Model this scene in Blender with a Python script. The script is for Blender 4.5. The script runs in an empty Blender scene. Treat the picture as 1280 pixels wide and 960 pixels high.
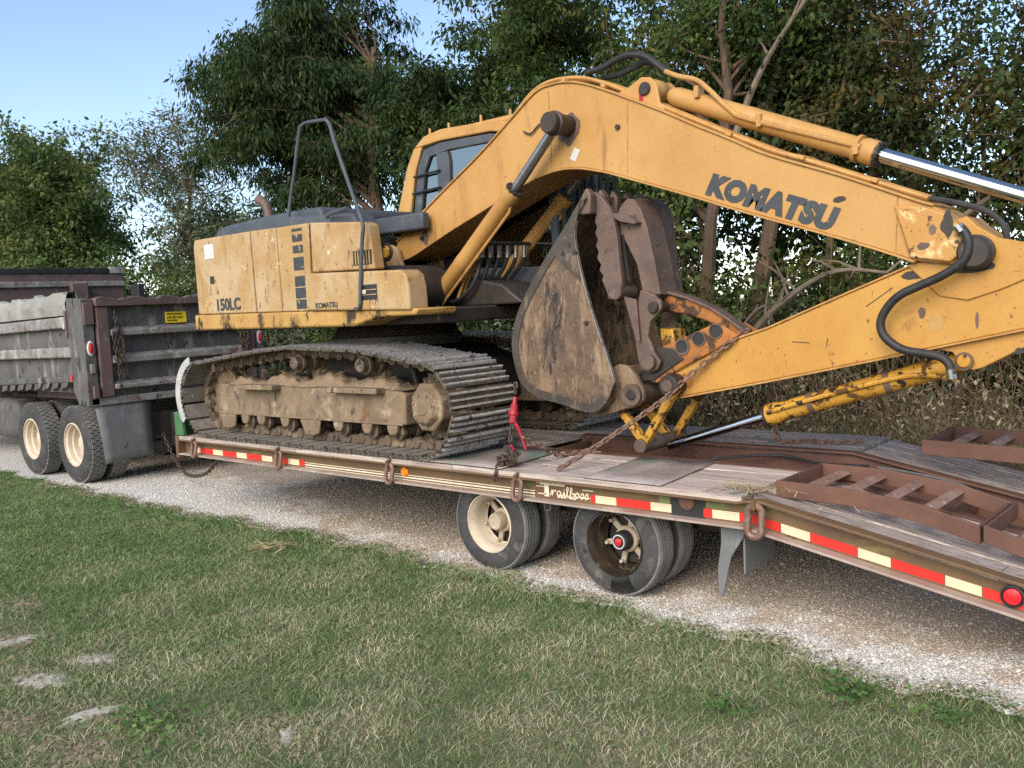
import bpy, bmesh, math, random
import numpy as np
from mathutils import Matrix, Vector
R = math.radians
random.seed(7)
rng = np.random.default_rng(11)
scene = bpy.context.scene
col = scene.collection

# ------------------------------------------------------------------ camera
CAM_LOC = (0.3025, -5.1133, 2.0914)
YAW, PITCH, ROLL, FOCAL = 0.8437, 0.0837, -0.0517, 1146.98
_fw = Vector((-math.cos(YAW), math.sin(YAW), 0)); _rt = Vector((math.sin(YAW), math.cos(YAW), 0)); _up = Vector((0, 0, 1))
_f = _fw * math.cos(PITCH) - _up * math.sin(PITCH); _u = _up * math.cos(PITCH) + _fw * math.sin(PITCH)
_r2 = _rt * math.cos(ROLL) + _u * math.sin(ROLL); _u2 = _u * math.cos(ROLL) - _rt * math.sin(ROLL)
cd = bpy.data.cameras.new('camera'); cam = bpy.data.objects.new('camera', cd); col.objects.link(cam)
m = Matrix((_r2, _u2, -_f)).transposed().to_4x4(); m.translation = CAM_LOC
cam.matrix_world = m
cd.sensor_width = 36; cd.lens = FOCAL / 1280 * 36; cd.clip_end = 2000; cd.clip_start = 0.05
scene.camera = cam

# ------------------------------------------------------------------ sky and sun
SUN_AZ, SUN_EL = R(282), R(33)      # direction towards the sun, azimuth counted from +X
world = bpy.data.worlds.new('World'); scene.world = world; world.use_nodes = True
wn = world.node_tree.nodes; wl = world.node_tree.links
sky = wn.new('ShaderNodeTexSky'); sky.sky_type = 'NISHITA'; sky.sun_disc = False
sky.sun_elevation = SUN_EL; sky.sun_rotation = math.pi / 2 - SUN_AZ
sky.altitude = 0; sky.air_density = .78; sky.dust_density = .6; sky.ozone_density = .05
wl.new(sky.outputs[0], wn['Background'].inputs[0]); wn['Background'].inputs[1].default_value = .092
sd = bpy.data.lights.new('sun', 'SUN'); sd.energy = 1.5; sd.angle = R(48); sd.color = (1.0, 0.92, 0.80)
sun = bpy.data.objects.new('sun', sd); col.objects.link(sun)
sv = Vector((math.cos(SUN_EL) * math.cos(SUN_AZ), math.cos(SUN_EL) * math.sin(SUN_AZ), math.sin(SUN_EL)))
sun.rotation_euler = (-sv).to_track_quat('-Z', 'Y').to_euler(); sun.location = sv * 30
vs = scene.view_settings
vs.view_transform = 'Standard'; vs.look = 'None'; vs.exposure = 1.5; vs.gamma = 1.0; vs.use_curve_mapping = False
scene.render.engine = 'CYCLES'
scene.cycles.use_denoising = False
scene.cycles.max_bounces = 7; scene.cycles.diffuse_bounces = 5; scene.cycles.glossy_bounces = 3
scene.cycles.transparent_max_bounces = 8; scene.cycles.transmission_bounces = 3
scene.cycles.caustics_reflective = False; scene.cycles.caustics_refractive = False

# ------------------------------------------------------------------ materials
def new_mat(name):
    mt = bpy.data.materials.new(name); mt.use_nodes = True
    nt = mt.node_tree; return mt, nt.nodes, nt.links, nt.nodes['Principled BSDF']
def c4(c): return (c[0], c[1], c[2], 1)
def noise(N, L, vec, scale, detail=5, rough=.6, dist=0):
    n = N.new('ShaderNodeTexNoise'); n.inputs['Scale'].default_value = scale
    n.inputs['Detail'].default_value = detail; n.inputs['Roughness'].default_value = rough; n.inputs['Distortion'].default_value = dist
    L.new(vec, n.inputs['Vector']); return n.outputs['Fac']
def ramp(N, L, fac, lo, hi, a=0., b=1.):
    r = N.new('ShaderNodeMapRange'); r.interpolation_type = 'SMOOTHSTEP'
    r.inputs[1].default_value = lo; r.inputs[2].default_value = hi; r.inputs[3].default_value = a; r.inputs[4].default_value = b
    L.new(fac, r.inputs[0]); return r.outputs[0]
def mixc(N, L, fac, A, B):
    x = N.new('ShaderNodeMix'); x.data_type = 'RGBA'
    if isinstance(fac, float): x.inputs[0].default_value = fac
    else: L.new(fac, x.inputs[0])
    for s, v in ((6, A), (7, B)):
        if isinstance(v, tuple): x.inputs[s].default_value = c4(v)
        else: L.new(v, x.inputs[s])
    return x.outputs[2]
def pos(N, L, stretch=(1, 1, 1)):
    g = N.new('ShaderNodeNewGeometry')
    if stretch == (1, 1, 1): return g.outputs['Position']
    mp = N.new('ShaderNodeMapping'); mp.inputs['Scale'].default_value = stretch
    L.new(g.outputs['Position'], mp.inputs['Vector']); return mp.outputs[0]
def bumpit(N, L, bsdf, h, strength, dist=.01):
    b = N.new('ShaderNodeBump'); b.inputs['Strength'].default_value = strength; b.inputs['Distance'].default_value = dist
    L.new(h, b.inputs['Height']); L.new(b.outputs[0], bsdf.inputs['Normal']); return b
def pm(name, base, var=None, vscale=2.5, rough=.6, metal=0., bump=0., bscale=60, bdist=.004, spots=(), spec=.4, stretch=(1, 1, 1), island=0., edge=None):
    """painted / worn surface: base colour varied by noise, then patches of other colours with their own shape"""
    mt, N, L, B = new_mat(name); p = pos(N, L, stretch)
    c = base
    if var is not None: c = mixc(N, L, ramp(N, L, noise(N, L, p, vscale, 6, .65), .3, .7), base, var)
    rg = None
    for s in spots:
        colr, sc, lo, hi = s[:4]; st = s[4] if len(s) > 4 else (1, 1, 1); rr = s[5] if len(s) > 5 else None
        fac = ramp(N, L, noise(N, L, pos(N, L, st), sc, 7, .68, .3), lo, hi)
        c = mixc(N, L, fac, c, colr)
        if rr is not None:
            rm = N.new('ShaderNodeMix'); L.new(fac, rm.inputs[0])
            if rg is None: rm.inputs[2].default_value = rough
            else: L.new(rg, rm.inputs[2])
            rm.inputs[3].default_value = rr; rg = rm.outputs[0]
    if edge:
        bv = N.new('ShaderNodeBevel'); bv.samples = 4; bv.inputs['Radius'].default_value = edge[1]
        gg = N.new('ShaderNodeNewGeometry'); dt = N.new('ShaderNodeVectorMath'); dt.operation = 'DOT_PRODUCT'
        L.new(bv.outputs[0], dt.inputs[0]); L.new(gg.outputs['Normal'], dt.inputs[1])
        mu = N.new('ShaderNodeMath'); mu.operation = 'MULTIPLY'
        L.new(ramp(N, L, dt.outputs['Value'], .985, .90), mu.inputs[0]); L.new(ramp(N, L, noise(N, L, p, 9, 6, .7), .42, .60), mu.inputs[1])
        c = mixc(N, L, mu.outputs[0], c, edge[0])
    if island:
        g = N.new('ShaderNodeNewGeometry'); h = N.new('ShaderNodeHueSaturation')
        v = ramp(N, L, g.outputs['Random Per Island'], 0, 1, 1 - island, 1 + island)
        L.new(v, h.inputs['Value'])
        if isinstance(c, tuple): h.inputs['Color'].default_value = c4(c)
        else: L.new(c, h.inputs['Color'])
        c = h.outputs[0]
    if isinstance(c, tuple): B.inputs['Base Color'].default_value = c4(c)
    else: L.new(c, B.inputs['Base Color'])
    if rg is None: B.inputs['Roughness'].default_value = rough
    else: L.new(rg, B.inputs['Roughness'])
    B.inputs['Metallic'].default_value = metal; B.inputs['Specular IOR Level'].default_value = spec
    if bump: bumpit(N, L, B, noise(N, L, p, bscale, 6, .7), bump, bdist)
    return mt

M = {}
RUST = (.085, .034, .016); GRIME = (.035, .024, .015); DUST = (.30, .23, .15)
M['yellow'] = pm('yellow_paint', (.47, .258, .078), (.41, .21, .056), 1.6, .5, bump=.2, bscale=30, edge=((.16, .075, .03), .012), spots=(
    ((.49, .29, .10), .9, .46, .70), ((.36, .18, .055), 4, .53, .72, (1, 1, .3)), ((.27, .135, .045), 2.2, .60, .74, (2.5, 1, .4)), ((.28, .13, .035), 22, .63, .70), (GRIME, 8, .69, .71, (1, 1, .5), .8)))
M['yellow_chip'] = pm('chipped_yellow_paint', (.50, .27, .075), (.42, .21, .05), 2, .5, bump=.3, bscale=30, spots=(
    ((.66, .48, .22), 5, .52, .62), ((.11, .06, .035), 14, .575, .61, (1, 1, 1), .8), ((.025, .02, .018), 7, .63, .67, (1, 1, 1), .7)))
M['yellow_arm'] = pm('scratched_yellow_paint', (.485, .258, .054), (.42, .205, .04), 2, .48, bump=.2, bscale=30, edge=((.10, .045, .02), .014), spots=(
    ((.42, .20, .045), 6, .54, .72), ((.34, .15, .04), 2.5, .60, .72, (1, 1, 1.6)), (RUST, 26, .645, .68, (1, 1, .5), .8), ((.14, .06, .025), 44, .635, .67, (.6, 1, 1)), (GRIME, 6, .685, .70, (1, 1, .4), .8)))
M['yellow_old'] = pm('faded_yellow_paint', (.41, .26, .112), (.36, .215, .078), 2.2, .6, bump=.3, bscale=18, edge=((.22, .12, .06), .012), spots=(
    ((.44, .32, .175), 1.5, .44, .64), ((.32, .19, .085), 6, .52, .68, (1, 1, .35)), ((.19, .10, .055), 17, .59, .64, (1, 1, .5), .85), ((.12, .065, .045), 4.5, .635, .655, (2.2, 2.2, .5), .85), ((.66, .55, .36), 9, .64, .69)))
M['ghost'] = pm('worn_off_print', (.47, .30, .12), (.56, .37, .14), 30, .6)
M['yellow_worn'] = pm('worn_yellow_paint', (.54, .285, .035), (.44, .22, .03), 5, .5, bump=.3, bscale=35, spots=(
    ((.10, .045, .014), 9, .53, .59, (1, 1, 1), .85), ((.018, .012, .008), 11, .55, .59, (1, 1, 1), .8)))
M['yellow_dirty'] = pm('dirty_yellow_frame', (.47, .28, .085), (.38, .21, .06), 5, .6, bump=.25, bscale=30, spots=(
    ((.045, .03, .017), 4.5, .52, .62, (1, 1, .6), .8), (RUST, 20, .64, .7)))
M['orange_rust'] = pm('orange_rusty_plate', (.42, .16, .03), (.25, .09, .025), 7, .65, bump=.35, spots=(((.06, .028, .016), 8, .52, .6), ((.02, .013, .01), 15, .62, .67)))
M['bucket'] = pm('dried_earth_steel', (.165, .108, .066), (.09, .062, .044), 6, .72, metal=.15, bump=.55, bscale=22, bdist=.012, spots=(
    ((.255, .172, .104), 2.8, .52, .66, (1, 1, .35)), ((.035, .028, .025), 4, .54, .64, (1, 1, .4), .5), ((.29, .20, .125), 9, .55, .68, (1, 1, .25)), ((.05, .038, .03), 22, .57, .65, (1, 1, .35)), ((.26, .19, .128), 34, .57, .66, (1, 1, .4)), ((.04, .032, .027), 2.2, .58, .70)))
M['bucket_edge'] = pm('dark_rubbed_steel', (.095, .078, .064), (.06, .05, .043), 6, .55, metal=.35, bump=.5, bscale=30, bdist=.01, spots=(((.19, .14, .095), 8, .54, .66, (1, 1, .4)), ((.28, .26, .24), 20, .62, .70)))
M['bright_edge'] = pm('scraped_bright_edge', (.34, .31, .28), (.16, .135, .11), 25, .45, metal=.5)
M['crescent'] = pm('chalky_crescent', (.46, .46, .44), (.34, .335, .32), 14, .8, bump=.4)
M['thumb'] = pm('brown_scale_steel', (.165, .11, .086), (.105, .07, .056), 5, .62, metal=.25, bump=.35, bscale=45, spots=(((.20, .145, .105), 6, .55, .7), ((.04, .026, .022), 9, .6, .68)))
M['darksteel'] = pm('greasy_dark_steel', (.035, .03, .027), (.06, .047, .038), 7, .5, metal=.3, bump=.3, bscale=40, spots=(((.13, .10, .07), 12, .62, .7),))
M['black'] = pm('black_paint', (.018, .018, .019), (.03, .03, .031), 6, .5, bump=.1)
M['hood'] = pm('slate_hood_paint', (.046, .056, .070), (.075, .085, .098), 3, .55, bump=.1, spots=(((.12, .115, .10), 6, .58, .7),))
M['decal'] = pm('dark_decal', (.035, .042, .047), (.055, .06, .062), 8, .5, spots=(((.55, .32, .08), 30, .66, .69),))
M['louvre'] = pm('louvre_mesh', (.03, .036, .04), (.055, .06, .062), 20, .6, spots=(((.55, .36, .12), 13, .63, .66),))
M['rubber'] = pm('hose_rubber', (.016, .016, .017), (.032, .031, .03), 14, .55, bump=.2, bscale=120)
M['chrome'] = pm('chrome_rod', (.62, .63, .65), None, rough=.13, metal=1.0, spots=(((.25, .22, .2), 30, .72, .78),))
M['chrome_dull'] = pm('dusty_chrome_rod', (.36, .36, .37), (.25, .24, .23), 9, .32, metal=.9)
M['track'] = pm('earth_caked_steel', (.235, .168, .105), (.15, .107, .068), 5, .85, bump=.6, bscale=28, bdist=.01, spots=(((.38, .295, .20), 4, .52, .68), ((.15, .085, .045), 5, .55, .66, (1, 1, .6)), ((.075, .052, .036), 8, .56, .64, (1, 1, .45)), ((.55, .52, .46), 6, .735, .75)))
M['shoe'] = pm('worn_track_shoe', (.085, .070, .056), (.15, .12, .087), 9, .5, metal=.5, bump=.5, bscale=50, spots=(((.24, .185, .13), 7, .52, .68), ((.03, .025, .02), 11, .56, .64)))  # base tone lowered to paint shade in the gaps between grousers
M['shoe_in'] = pm('dusty_shoe_plate', (.24, .21, .175), (.15, .13, .105), 7, .75, metal=.1, bump=.4, bscale=40, spots=(((.11, .085, .065), 9, .56, .66), ((.40, .35, .29), 14, .60, .68)))
M['grouser'] = pm('bright_worn_steel', (.66, .64, .61), (.34, .31, .28), 16, .4, metal=.45, bump=.4, bscale=60, spots=(((.62, .60, .57), 30, .52, .62, (1, 1, 1), .28), ((.10, .085, .07), 9, .58, .66)))
M['track_dark'] = pm('oily_dusty_steel', (.15, .108, .072), (.085, .064, .046), 9, .7, metal=.2, bump=.5, bscale=40, spots=(((.26, .19, .125), 7, .52, .66), ((.03, .024, .019), 10, .56, .63), ((.30, .26, .21), 30, .62, .68)))
M['dirt'] = pm('dry_dirt', (.30, .215, .135), (.20, .14, .088), 8, .95, bump=.9, bscale=45, bdist=.02, spots=(((.36, .28, .17), 30, .6, .7),))
M['tyre'] = pm('tyre_rubber', (.030, .030, .031), (.058, .056, .053), 6, .75, bump=.35, bscale=70, spots=(((.13, .115, .095), 5, .54, .70), ((.22, .19, .155), 18, .62, .70), ((.016, .016, .017), 9, .60, .68)))
M['tyre_worn'] = pm('dusty_tread', (.19, .18, .168), (.125, .12, .112), 7, .82, bump=.4, bscale=80, spots=(((.22, .195, .165), 9, .58, .74),))
M['rim_white'] = pm('cream_wheel_paint', (.62, .53, .41), (.52, .43, .32), 6, .5, bump=.1, spots=(((.30, .20, .12), 12, .62, .72),))
M['rim_oil'] = pm('oil_wet_wheel', (.030, .022, .017), (.06, .042, .028), 9, .18, metal=.2, spec=.7, bump=.15, spots=(((.20, .12, .06), 6, .64, .72, (1, 1, 1), .4),))
M['oil'] = pm('wet_oil_on_rubber', (.008, .008, .009), (.016, .015, .015), 20, .12, spec=.8, bump=.2, stretch=(1, 1, 5))
M['hubdust'] = pm('dusty_hub', (.46, .38, .28), (.34, .27, .19), 9, .7, bump=.3, bscale=50)
M['redlens'] = pm('red_plastic', (.62, .02, .03), None, rough=.25, spec=.6)
M['orangelens'] = pm('orange_plastic', (.85, .24, .02), None, rough=.25, spec=.6)
M['whiteplastic'] = pm('white_rim', (.62, .60, .57), (.5, .47, .43), 9, .5)
M['tape_red'] = pm('red_reflective_tape', (.70, .032, .024), (.60, .03, .022), 9, .4, spots=(((.30, .12, .07), 40, .70, .75),))
M['tape_white'] = pm('cream_reflective_tape', (.74, .62, .42), (.64, .52, .34), 6, .42, spots=(((.34, .24, .13), 35, .66, .72),))
M['cream_paint'] = pm('cream_sign_paint', (.78, .70, .53), (.66, .57, .42), 14, .55)
M['rail'] = pm('brown_trailer_paint', (.125, .070, .040), (.165, .10, .045), 2.4, .6, bump=.25, bscale=40, spots=(
    ((.20, .15, .055), 3.2, .58, .70, (.5, 1, 2)), ((.13, .20, .075), 1.9, .70, .74, (1, 1, 2)), ((.34, .26, .14), 16, .70, .75), ((.055, .028, .017), 9, .63, .7)))
M['flange'] = pm('rubbed_pale_flange', (.29, .205, .165), (.38, .30, .25), 3, .55, bump=.15, spots=(((.64, .57, .50), 1.6, .55, .68, (.5, 1, 1)), ((.22, .12, .09), 9, .6, .7)))
M['ramp'] = pm('red_brown_ramp_paint', (.145, .070, .046), (.10, .048, .034), 3.5, .55, bump=.25, bscale=45, spots=(((.30, .23, .18), 10, .68, .75), ((.05, .025, .018), 14, .66, .72)))
M['tread'] = pm('worn_steel', (.30, .255, .225), (.22, .175, .155), 3, .45, metal=.4)
M['rung'] = pm('worn_ramp_rung', (.27, .17, .13), (.17, .095, .07), 9, .6, bump=.3, spots=(((.42, .35, .30), 12, .58, .68),))
M['green_faded'] = pm('faded_green_overspray', (.17, .22, .075), (.13, .12, .05), 9, .6)
M['green'] = pm('green_paint', (.045, .125, .045), (.065, .165, .065), 5, .5, bump=.15, spots=(((.22, .17, .10), 9, .64, .72),))
M['chain'] = pm('rusty_chain', (.165, .085, .058), (.26, .17, .13), 30, .6, metal=.4, bump=.3, bscale=90)
M['chain_dark'] = pm('dark_chain', (.05, .036, .03), (.10, .07, .05), 30, .6, metal=.4)
M['redpaint'] = pm('red_binder_paint', (.36, .014, .03), (.26, .012, .022), 9, .45, spots=(((.06, .03, .03), 25, .64, .7),))
M['truck'] = pm('blackened_truck_steel', (.068, .064, .060), (.115, .108, .10), 4, .62, bump=.4, bscale=30, spots=(((.24, .225, .205), 4, .52, .68, (1, 1, .22)), ((.13, .066, .055), 6, .58, .66), ((.022, .022, .023), 8, .57, .64, (1, 1, .5)), ((.30, .28, .26), 30, .66, .70)))  # also darkened to paint shade into the recess behind the tailgate ribs
M['truck_rib_lit'] = pm('scuffed_lit_truck_rib', (.27, .255, .24), (.15, .14, .13), 4, .6, bump=.4, bscale=35, spots=(((.38, .36, .34), 5, .52, .66, (1, 1, .5)), ((.15, .075, .06), 5, .57, .65), ((.03, .03, .03), 11, .60, .66), ((.36, .34, .32), 34, .66, .70)))  # scuffed steel, lightened to paint the light ribs catch above darker recesses
M['truck_rust'] = pm('rust_brown_truck_frame', (.15, .092, .08), (.095, .066, .062), 4, .65, bump=.3, bscale=35, spots=(((.20, .17, .16), 5, .6, .7), ((.035, .03, .03), 8, .6, .7)))
M['tarp'] = pm('grey_canvas', (.30, .295, .265), (.21, .21, .19), 2.4, .85, bump=.5, bscale=9, bdist=.03, stretch=(1, 1, .5))
M['flap'] = pm('scuffed_rubber_flap', (.16, .165, .165), (.11, .113, .116), 2.6, .6, bump=.2, spots=(((.23, .225, .215), 3, .56, .72, (1, 1, .3)), ((.05, .05, .052), 4, .62, .7)))
M['signyellow'] = pm('yellow_sign_paint', (.85, .62, .02), None, rough=.45)
M['bark'] = pm('brown_bark', (.125, .078, .048), (.075, .05, .034), 6, .9, bump=.9, bscale=22, bdist=.03, stretch=(1, 1, .25), spots=(((.22, .13, .075), 5, .58, .7, (1, 1, .3)),))
M['twig'] = pm('brown_twig', (.16, .105, .062), (.24, .17, .10), 8, .9)
M['deadwood'] = pm('pale_dead_wood', (.22, .175, .125), (.14, .105, .075), 8, .9, bump=.6, bscale=30)
M['straw'] = pm('dry_straw', (.55, .43, .23), (.40, .29, .14), 20, .8, island=.25)
M['soil'] = pm('crumbly_soil', (.26, .205, .14), (.17, .13, .085), 6, .95, island=.3)
M['stone'] = pm('pale_flat_stone', (.52, .48, .41), (.36, .325, .265), 9, .9, bump=.7, bscale=35, bdist=.01)

def glass_mat():
    mt, N, L, B = new_mat('cab_glass')
    B = N.new('ShaderNodeBsdfGlossy'); B.inputs['Roughness'].default_value = .06; B.inputs[0].default_value = (.9, .95, .93, 1)
    t = N.new('ShaderNodeBsdfTransparent'); t.inputs[0].default_value = (.80, .86, .83, 1)
    x = N.new('ShaderNodeMixShader'); fr = N.new('ShaderNodeFresnel'); fr.inputs[0].default_value = 1.7
    L.new(ramp(N, L, fr.outputs[0], 0, 1, .27, 1.), x.inputs[0]); L.new(t.outputs[0], x.inputs[1]); L.new(B.outputs[0], x.inputs[2])
    L.new(x.outputs[0], N['Material Output'].inputs[0]); return mt
M['glass'] = glass_mat()

def wood_mat():
    mt, N, L, B = new_mat('weathered_deck_board')
    g = pos(N, L, (1.2, 22, 22)); p = pos(N, L)
    oi = N.new('ShaderNodeObjectInfo')
    c = mixc(N, L, ramp(N, L, noise(N, L, g, 1.6, 6, .7), .35, .66), (.25, .195, .165), (.54, .455, .395))
    c = mixc(N, L, ramp(N, L, noise(N, L, p, 1.8, 5, .6), .5, .68), c, (.42, .335, .29))
    c = mixc(N, L, ramp(N, L, noise(N, L, p, 2.9, 4, .6), .64, .70), c, (.14, .20, .13))
    h = N.new('ShaderNodeHueSaturation'); L.new(ramp(N, L, oi.outputs['Random'], 0, 1, .8, 1.22), h.inputs['Value']); L.new(c, h.inputs['Color'])
    L.new(h.outputs[0], B.inputs['Base Color']); B.inputs['Roughness'].default_value = .82
    bumpit(N, L, B, noise(N, L, g, 3, 6, .7), .6, .01); return mt
M['wood'] = wood_mat()

def plate_mat():
    mt, N, L, B = new_mat('tread_plate')
    p = pos(N, L)
    c = mixc(N, L, ramp(N, L, noise(N, L, p, 3, 5, .6), .35, .65), (.50, .42, .385), (.35, .295, .265))
    c = mixc(N, L, ramp(N, L, noise(N, L, p, 2.1, 4, .6), .56, .64), c, (.25, .36, .26))
    L.new(c, B.inputs['Base Color']); B.inputs['Roughness'].default_value = .5; B.inputs['Metallic'].default_value = .3
    mp = N.new('ShaderNodeMapping'); mp.inputs['Rotation'].default_value = (0, 0, R(45)); L.new(p, mp.inputs['Vector'])
    ck = N.new('ShaderNodeTexChecker'); ck.inputs['Scale'].default_value = 30; L.new(mp.outputs[0], ck.inputs['Vector'])
    L.new(mixc(N, L, ramp(N, L, ck.outputs['Fac'], 0, 1, 0, .35), c, (.17, .14, .13)), B.inputs['Base Color'])
    bumpit(N, L, B, ck.outputs['Fac'], .9, .012); return mt
M['plate'] = plate_mat()

def leaf_mat(name, cols, trans=.35, rough=.5, nscale=1.1, spread=.22, lo=0., hi=1., xs=None):
    mt, N, L, B = new_mat(name); g = N.new('ShaderNodeNewGeometry')
    cr = N.new('ShaderNodeValToRGB'); e = cr.color_ramp.elements
    while len(e) < len(cols): e.new(.5)
    for i, (p_, c) in enumerate(cols): e[i].position = p_; e[i].color = c4(c)
    add = N.new('ShaderNodeMath'); add.operation = 'ADD'; add.use_clamp = True
    L.new(ramp(N, L, g.outputs['Random Per Island'], 0, 1, -spread, spread), add.inputs[0])
    L.new(ramp(N, L, noise(N, L, g.outputs['Position'], nscale, 3, .5), .25, .75, lo, hi), add.inputs[1])
    fac = add.outputs[0]
    if xs:          # greener turf further along the lane
        sx = N.new('ShaderNodeSeparateXYZ'); L.new(g.outputs['Position'], sx.inputs[0]); mu = N.new('ShaderNodeMath'); mu.operation = 'MULTIPLY'
        L.new(fac, mu.inputs[0]); L.new(ramp(N, L, sx.outputs[0], xs[0], xs[1], xs[2], 1.), mu.inputs[1]); fac = mu.outputs[0]
    L.new(fac, cr.inputs[0]); L.new(cr.outputs[0], B.inputs['Base Color'])
    B.inputs['Roughness'].default_value = rough; B.inputs['Specular IOR Level'].default_value = .16
    t = N.new('ShaderNodeBsdfTranslucent'); L.new(cr.outputs[0], t.inputs[0])
    x = N.new('ShaderNodeMixShader'); x.inputs[0].default_value = trans
    L.new(B.outputs[0], x.inputs[1]); L.new(t.outputs[0], x.inputs[2]); L.new(x.outputs[0], N['Material Output'].inputs[0])
    return mt
M['leaf_mid'] = leaf_mat('leaf_green', ((0, (.033, .058, .015)), (.5, (.057, .093, .024)), (.85, (.099, .133, .031)), (1, (.163, .146, .039))))
M['leaf_dark'] = leaf_mat('leaf_dark_green', ((0, (.024, .045, .015)), (.5, (.040, .069, .022)), (.9, (.067, .099, .026)), (1, (.112, .112, .034))))
M['leaf_light'] = leaf_mat('leaf_light_green', ((0, (.050, .085, .024)), (.5, (.088, .132, .038)), (.9, (.145, .18, .052)), (1, (.22, .19, .065))))
M['leaf_grey'] = leaf_mat('leaf_grey_green', ((0, (.07, .10, .05)), (.5, (.11, .145, .075)), (.85, (.17, .18, .10)), (1, (.26, .21, .12))))
M['leaf_brown'] = leaf_mat('leaf_turning', ((0, (.026, .044, .014)), (.45, (.050, .070, .020)), (.78, (.085, .088, .025)), (1, (.14, .095, .03))))
M['weed_dry'] = leaf_mat('dry_weed', ((0, (.085, .11, .045)), (.3, (.19, .15, .085)), (.65, (.33, .255, .16)), (1, (.55, .44, .28))), .2, .8, 2.2, .45)
M['weed_green'] = leaf_mat('green_weed', ((0, (.065, .13, .035)), (.5, (.105, .19, .055)), (1, (.18, .25, .08))), .3, .6, 1.6)
M['grass'] = leaf_mat('lawn_grass', ((0, (.120, .205, .066)), (.38, (.205, .30, .112)), (.62, (.34, .38, .195)), (.84, (.50, .465, .285)), (1, (.64, .58, .39))), .35, .7, 1.5, .48, .14, .78, (-9., -4., .58))

def ground_mat():
    mt, N, L, B = new_mat('lawn_soil'); p = pos(N, L)
    c = mixc(N, L, ramp(N, L, noise(N, L, p, 1.25, 3, .5), .3, .7), (.10, .115, .048), (.20, .165, .095))
    c = mixc(N, L, ramp(N, L, noise(N, L, p, 30, 6, .7), .45, .7), c, (.12, .10, .055))
    L.new(c, B.inputs['Base Color']); B.inputs['Roughness'].default_value = .95
    bumpit(N, L, B, noise(N, L, p, 40, 6, .7), .8, .02); return mt
M['ground'] = ground_mat()
def gravel_mat():
    mt, N, L, B = new_mat('limestone_gravel'); p = pos(N, L)
    v = N.new('ShaderNodeTexVoronoi'); v.inputs['Scale'].default_value = 85; L.new(p, v.inputs['Vector'])
    sep = N.new('ShaderNodeSeparateColor'); L.new(v.outputs['Color'], sep.inputs[0])
    c = mixc(N, L, ramp(N, L, sep.outputs[0], 0, 1), (.43, .355, .275), (.58, .50, .41))
    c = mixc(N, L, ramp(N, L, noise(N, L, p, 1.1, 5, .6), .42, .64), c, (.51, .415, .32))
    sp = N.new('ShaderNodeSeparateXYZ'); L.new(p, sp.inputs[0])
    ad = N.new('ShaderNodeMath'); ad.operation = 'ADD'; L.new(sp.outputs[1], ad.inputs[0]); L.new(ramp(N, L, noise(N, L, p, 2.6, 5, .6), .2, .8, -.55, .55), ad.inputs[1])
    fr = N.new('ShaderNodeMath'); fr.operation = 'ADD'; L.new(ad.outputs[0], fr.inputs[0]); L.new(ramp(N, L, sp.outputs[0], -9.5, -6.5, -1.1, 0.), fr.inputs[1])
    c = mixc(N, L, ramp(N, L, fr.outputs[0], .55, -.05), c, (.66, .62, .56))
    L.new(c, B.inputs['Base Color']); B.inputs['Roughness'].default_value = .95
    bumpit(N, L, B, v.outputs['Distance'], .8, .02); return mt
M['gravel'] = gravel_mat()
def pebble_mat():
    mt, N, L, B = new_mat('gravel_pebble'); p = pos(N, L); g = N.new('ShaderNodeNewGeometry')
    c = mixc(N, L, ramp(N, L, noise(N, L, p, 1.3, 5, .6), .35, .65), (.56, .47, .37), (.49, .40, .305))
    sp = N.new('ShaderNodeSeparateXYZ'); L.new(p, sp.inputs[0])
    ad = N.new('ShaderNodeMath'); ad.operation = 'ADD'; L.new(sp.outputs[1], ad.inputs[0]); L.new(ramp(N, L, noise(N, L, p, 2.6, 5, .6), .2, .8, -.55, .55), ad.inputs[1])
    fr = N.new('ShaderNodeMath'); fr.operation = 'ADD'; L.new(ad.outputs[0], fr.inputs[0]); L.new(ramp(N, L, sp.outputs[0], -9.5, -6.5, -1.1, 0.), fr.inputs[1])
    c = mixc(N, L, ramp(N, L, fr.outputs[0], .55, -.05), c, (.68, .64, .58))      # freshly crushed white stone along the edge
    h = N.new('ShaderNodeHueSaturation'); L.new(ramp(N, L, g.outputs['Random Per Island'], 0, 1, .83, 1.17), h.inputs['Value']); L.new(c, h.inputs['Color'])
    L.new(h.outputs[0], B.inputs['Base Color']); B.inputs['Roughness'].default_value = .95; return mt
M['pebble'] = pebble_mat()
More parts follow.
